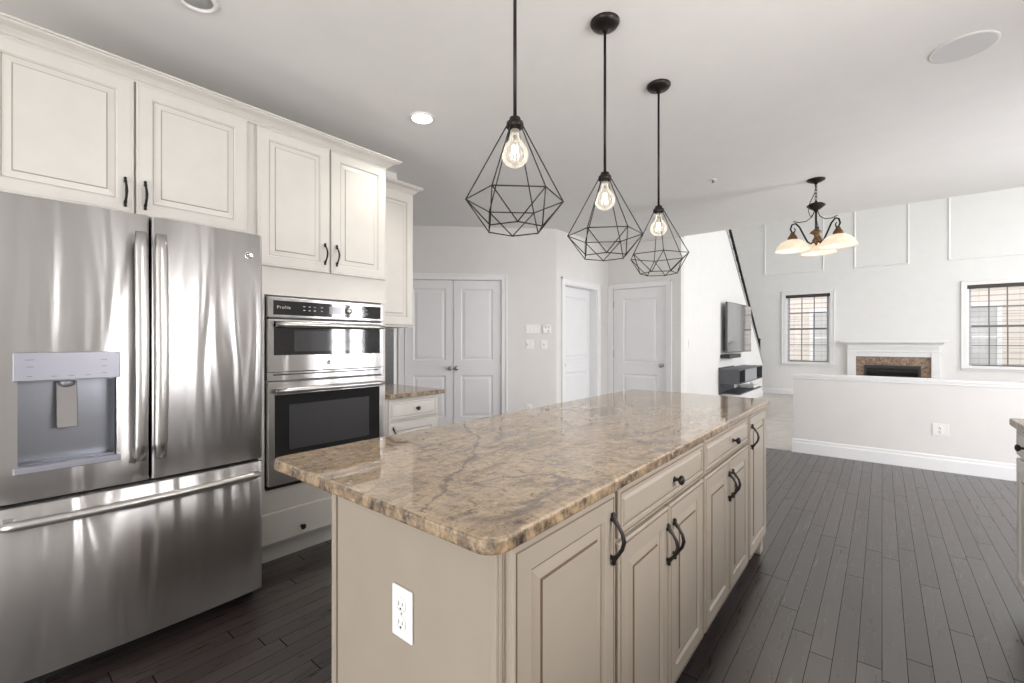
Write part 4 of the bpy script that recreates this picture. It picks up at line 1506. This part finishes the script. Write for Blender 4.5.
cn_ = thing('floating_console', (-2.0, 9.15, 0.36), 'dark grey floating media console under the television', 'media console')
xw, xf = XT + 0.002, -1.84
b = MB()
b.box(xw, xw + 0.018, 8.22, 9.20, 0.355, 0.82)
b.box(xw + 0.018, xf, 8.22, 10.07, 0.778, 0.797)
b.box(xw + 0.018, xf, 8.22, 10.07, 0.55, 0.568)
for y in (8.22, 8.62, 9.55, 10.052):
    b.box(xw + 0.018, xf, y, y + 0.018, 0.568, 0.778)
b.box(xw, xw + 0.018, 9.20, 10.07, 0.55, 0.80)
b.build('cabinet_body', M['console'], cn_)
MB().box(xf - 0.016, xf + 0.002, 8.64, 9.545, 0.57, 0.776).build('door', M['console_face'], cn_)
MB().box(xw + 0.018, xf + 0.01, 8.24, 9.95, 0.372, 0.390).build('lower_shelf', M['console'], cn_, 0.002)
gc = thing('game_console', (-1.98, 9.6, 0.39), 'small white electronic box on the lower shelf of the media console', 'electronics')
MB().box(-2.10, -1.86, 9.45, 9.80, 0.3905, 0.44).build('housing', M['white'], gc, 0.008)
MB().lathe([(0.03, 0.04), (0.034, 0.02), (0.03, 0.0)], (-1.93, 9.62, 0.445), 16).build('dome', M['white'], gc)

# ------------------------------------------------------------------ staircase behind the television wall
stc = thing('staircase', (-2.9, 10.3, 0), 'white staircase rising behind the television wall', 'staircase')
rise, run = 0.19, 0.2375
b = MB()
tr = MB()
for i in range(14):
    y1_ = 12.0 - i * run
    z_ = (i + 1) * rise
    b.box(-3.498, XT - 0.125, y1_ - run, y1_, max(0, z_ - 0.5), z_ - 0.025)
    tr.box(-3.498, XT - 0.125, y1_ - run, y1_ + 0.02, z_ - 0.025, z_)
b.build('risers', M['trim'], stc)
tr.build('treads', M['wood'], stc)
rl = thing('stair_railing', (XT - 0.06, 10.4, 0), 'dark stair handrail with thin iron balusters sloping down behind the television', 'railing')
ra = lambda y: 1.285 + (11.76 - y) * 0.832
MB().tube([(XT - 0.06, 8.3, ra(8.3)), (XT - 0.06, 11.76, ra(11.76))], 0.024, 8).build('handrail', M['bronze'], rl)
wl = lambda y: 0.79 + (11.92 - y) * 0.787
y = 8.75
while y < 11.7:
    bb = MB().tube([(XT - 0.06, y, wl(y) - 0.01), (XT - 0.06, y, ra(y))], 0.005, 5)
    bb.lathe([(0.005, -0.09), (0.018, -0.05), (0.005, -0.01)], (XT - 0.06, y, ra(y)), 6)
    bb.build('baluster', M['blackiron'], rl)
    y += 0.235
MB().box(XT - 0.10, XT - 0.02, 11.72, 11.80, 0.0, 1.30).lathe([(0.05, 0), (0.055, 0.02), (0.02, 0.05)], (XT - 0.06, 11.76, 1.30), 12).build('newel_post', M['bronze'], rl)

# ------------------------------------------------------------------ fireplace
fp = thing('fireplace', (0.155, 12.5, 0), 'white mantel fireplace with brown stone surround on the far wall', 'fireplace')
b = MB()
b.fbox(FF, -0.60, -0.448, 0, 1.04, 0, 0.09).fbox(FF, 0.777, 0.905, 0, 1.04, 0, 0.09)
b.fbox(FF, -0.60, 0.905, 0.945, 1.13, 0, 0.075).fbox(FF, -0.615, 0.92, 1.04, 1.07, 0, 0.10)
b.fbox(FF, -0.60, 0.905, 1.13, 1.20, 0, 0.10)
b.fbox(FF, -0.62, -0.43, 0, 0.15, 0, 0.10).fbox(FF, 0.76, 0.925, 0, 0.15, 0, 0.10)
b.build('mantel_surround', M['trim'], fp, 0.004)
cvm = MB()
prof = [(0, 1.20), (0.10, 1.20), (0.11, 1.215), (0.14, 1.225), (0.17, 1.245), (0.0, 1.245)]
cvm.prism(prof, -0.66, 0.96, lambda a, b_, d: FF.p(d, b_, a))
cvm.build('bed_moulding', M['trim'], fp)
MB().fbox(FF, -0.725, 1.01, 1.245, 1.285, 0, 0.22).build('mantel_shelf', M['trim'], fp, 0.006)
b = MB()
b.fbox(FF, -0.448, -0.307, 0, 0.945, 0.0, 0.03).fbox(FF, 0.624, 0.777, 0, 0.945, 0.0, 0.03).fbox(FF, -0.307, 0.624, 0.76, 0.945, 0.0, 0.03)
b.fbox(FF, -0.307, 0.624, 0, 0.12, 0.0, 0.03)
b.build('stone_surround', M['stone'], fp)
b = MB()
b.fbox(FF, -0.307, 0.624, 0.12, 0.76, -0.50, -0.48).fbox(FF, -0.307, -0.287, 0.12, 0.76, -0.48, 0.0).fbox(FF, 0.604, 0.624, 0.12, 0.76, -0.48, 0.0)
b.fbox(FF, -0.287, 0.604, 0.12, 0.14, -0.48, 0.0).fbox(FF, -0.287, 0.604, 0.74, 0.76, -0.48, 0.0)
b.build('firebox', M['soot'], fp)
b = MB()
b.fbox(FF, -0.307, 0.624, 0.69, 0.76, 0.031, 0.045).fbox(FF, -0.307, -0.265, 0.12, 0.69, 0.031, 0.045).fbox(FF, 0.582, 0.624, 0.12, 0.69, 0.031, 0.045)
b.fbox(FF, -0.265, 0.582, 0.12, 0.19, 0.031, 0.045)
for i in range(3):
    b.fbox(FF, -0.25, 0.57, 0.655 - i * 0.02, 0.665 - i * 0.02, 0.025, 0.042)
b.build('metal_frame', M['firebox'], fp)
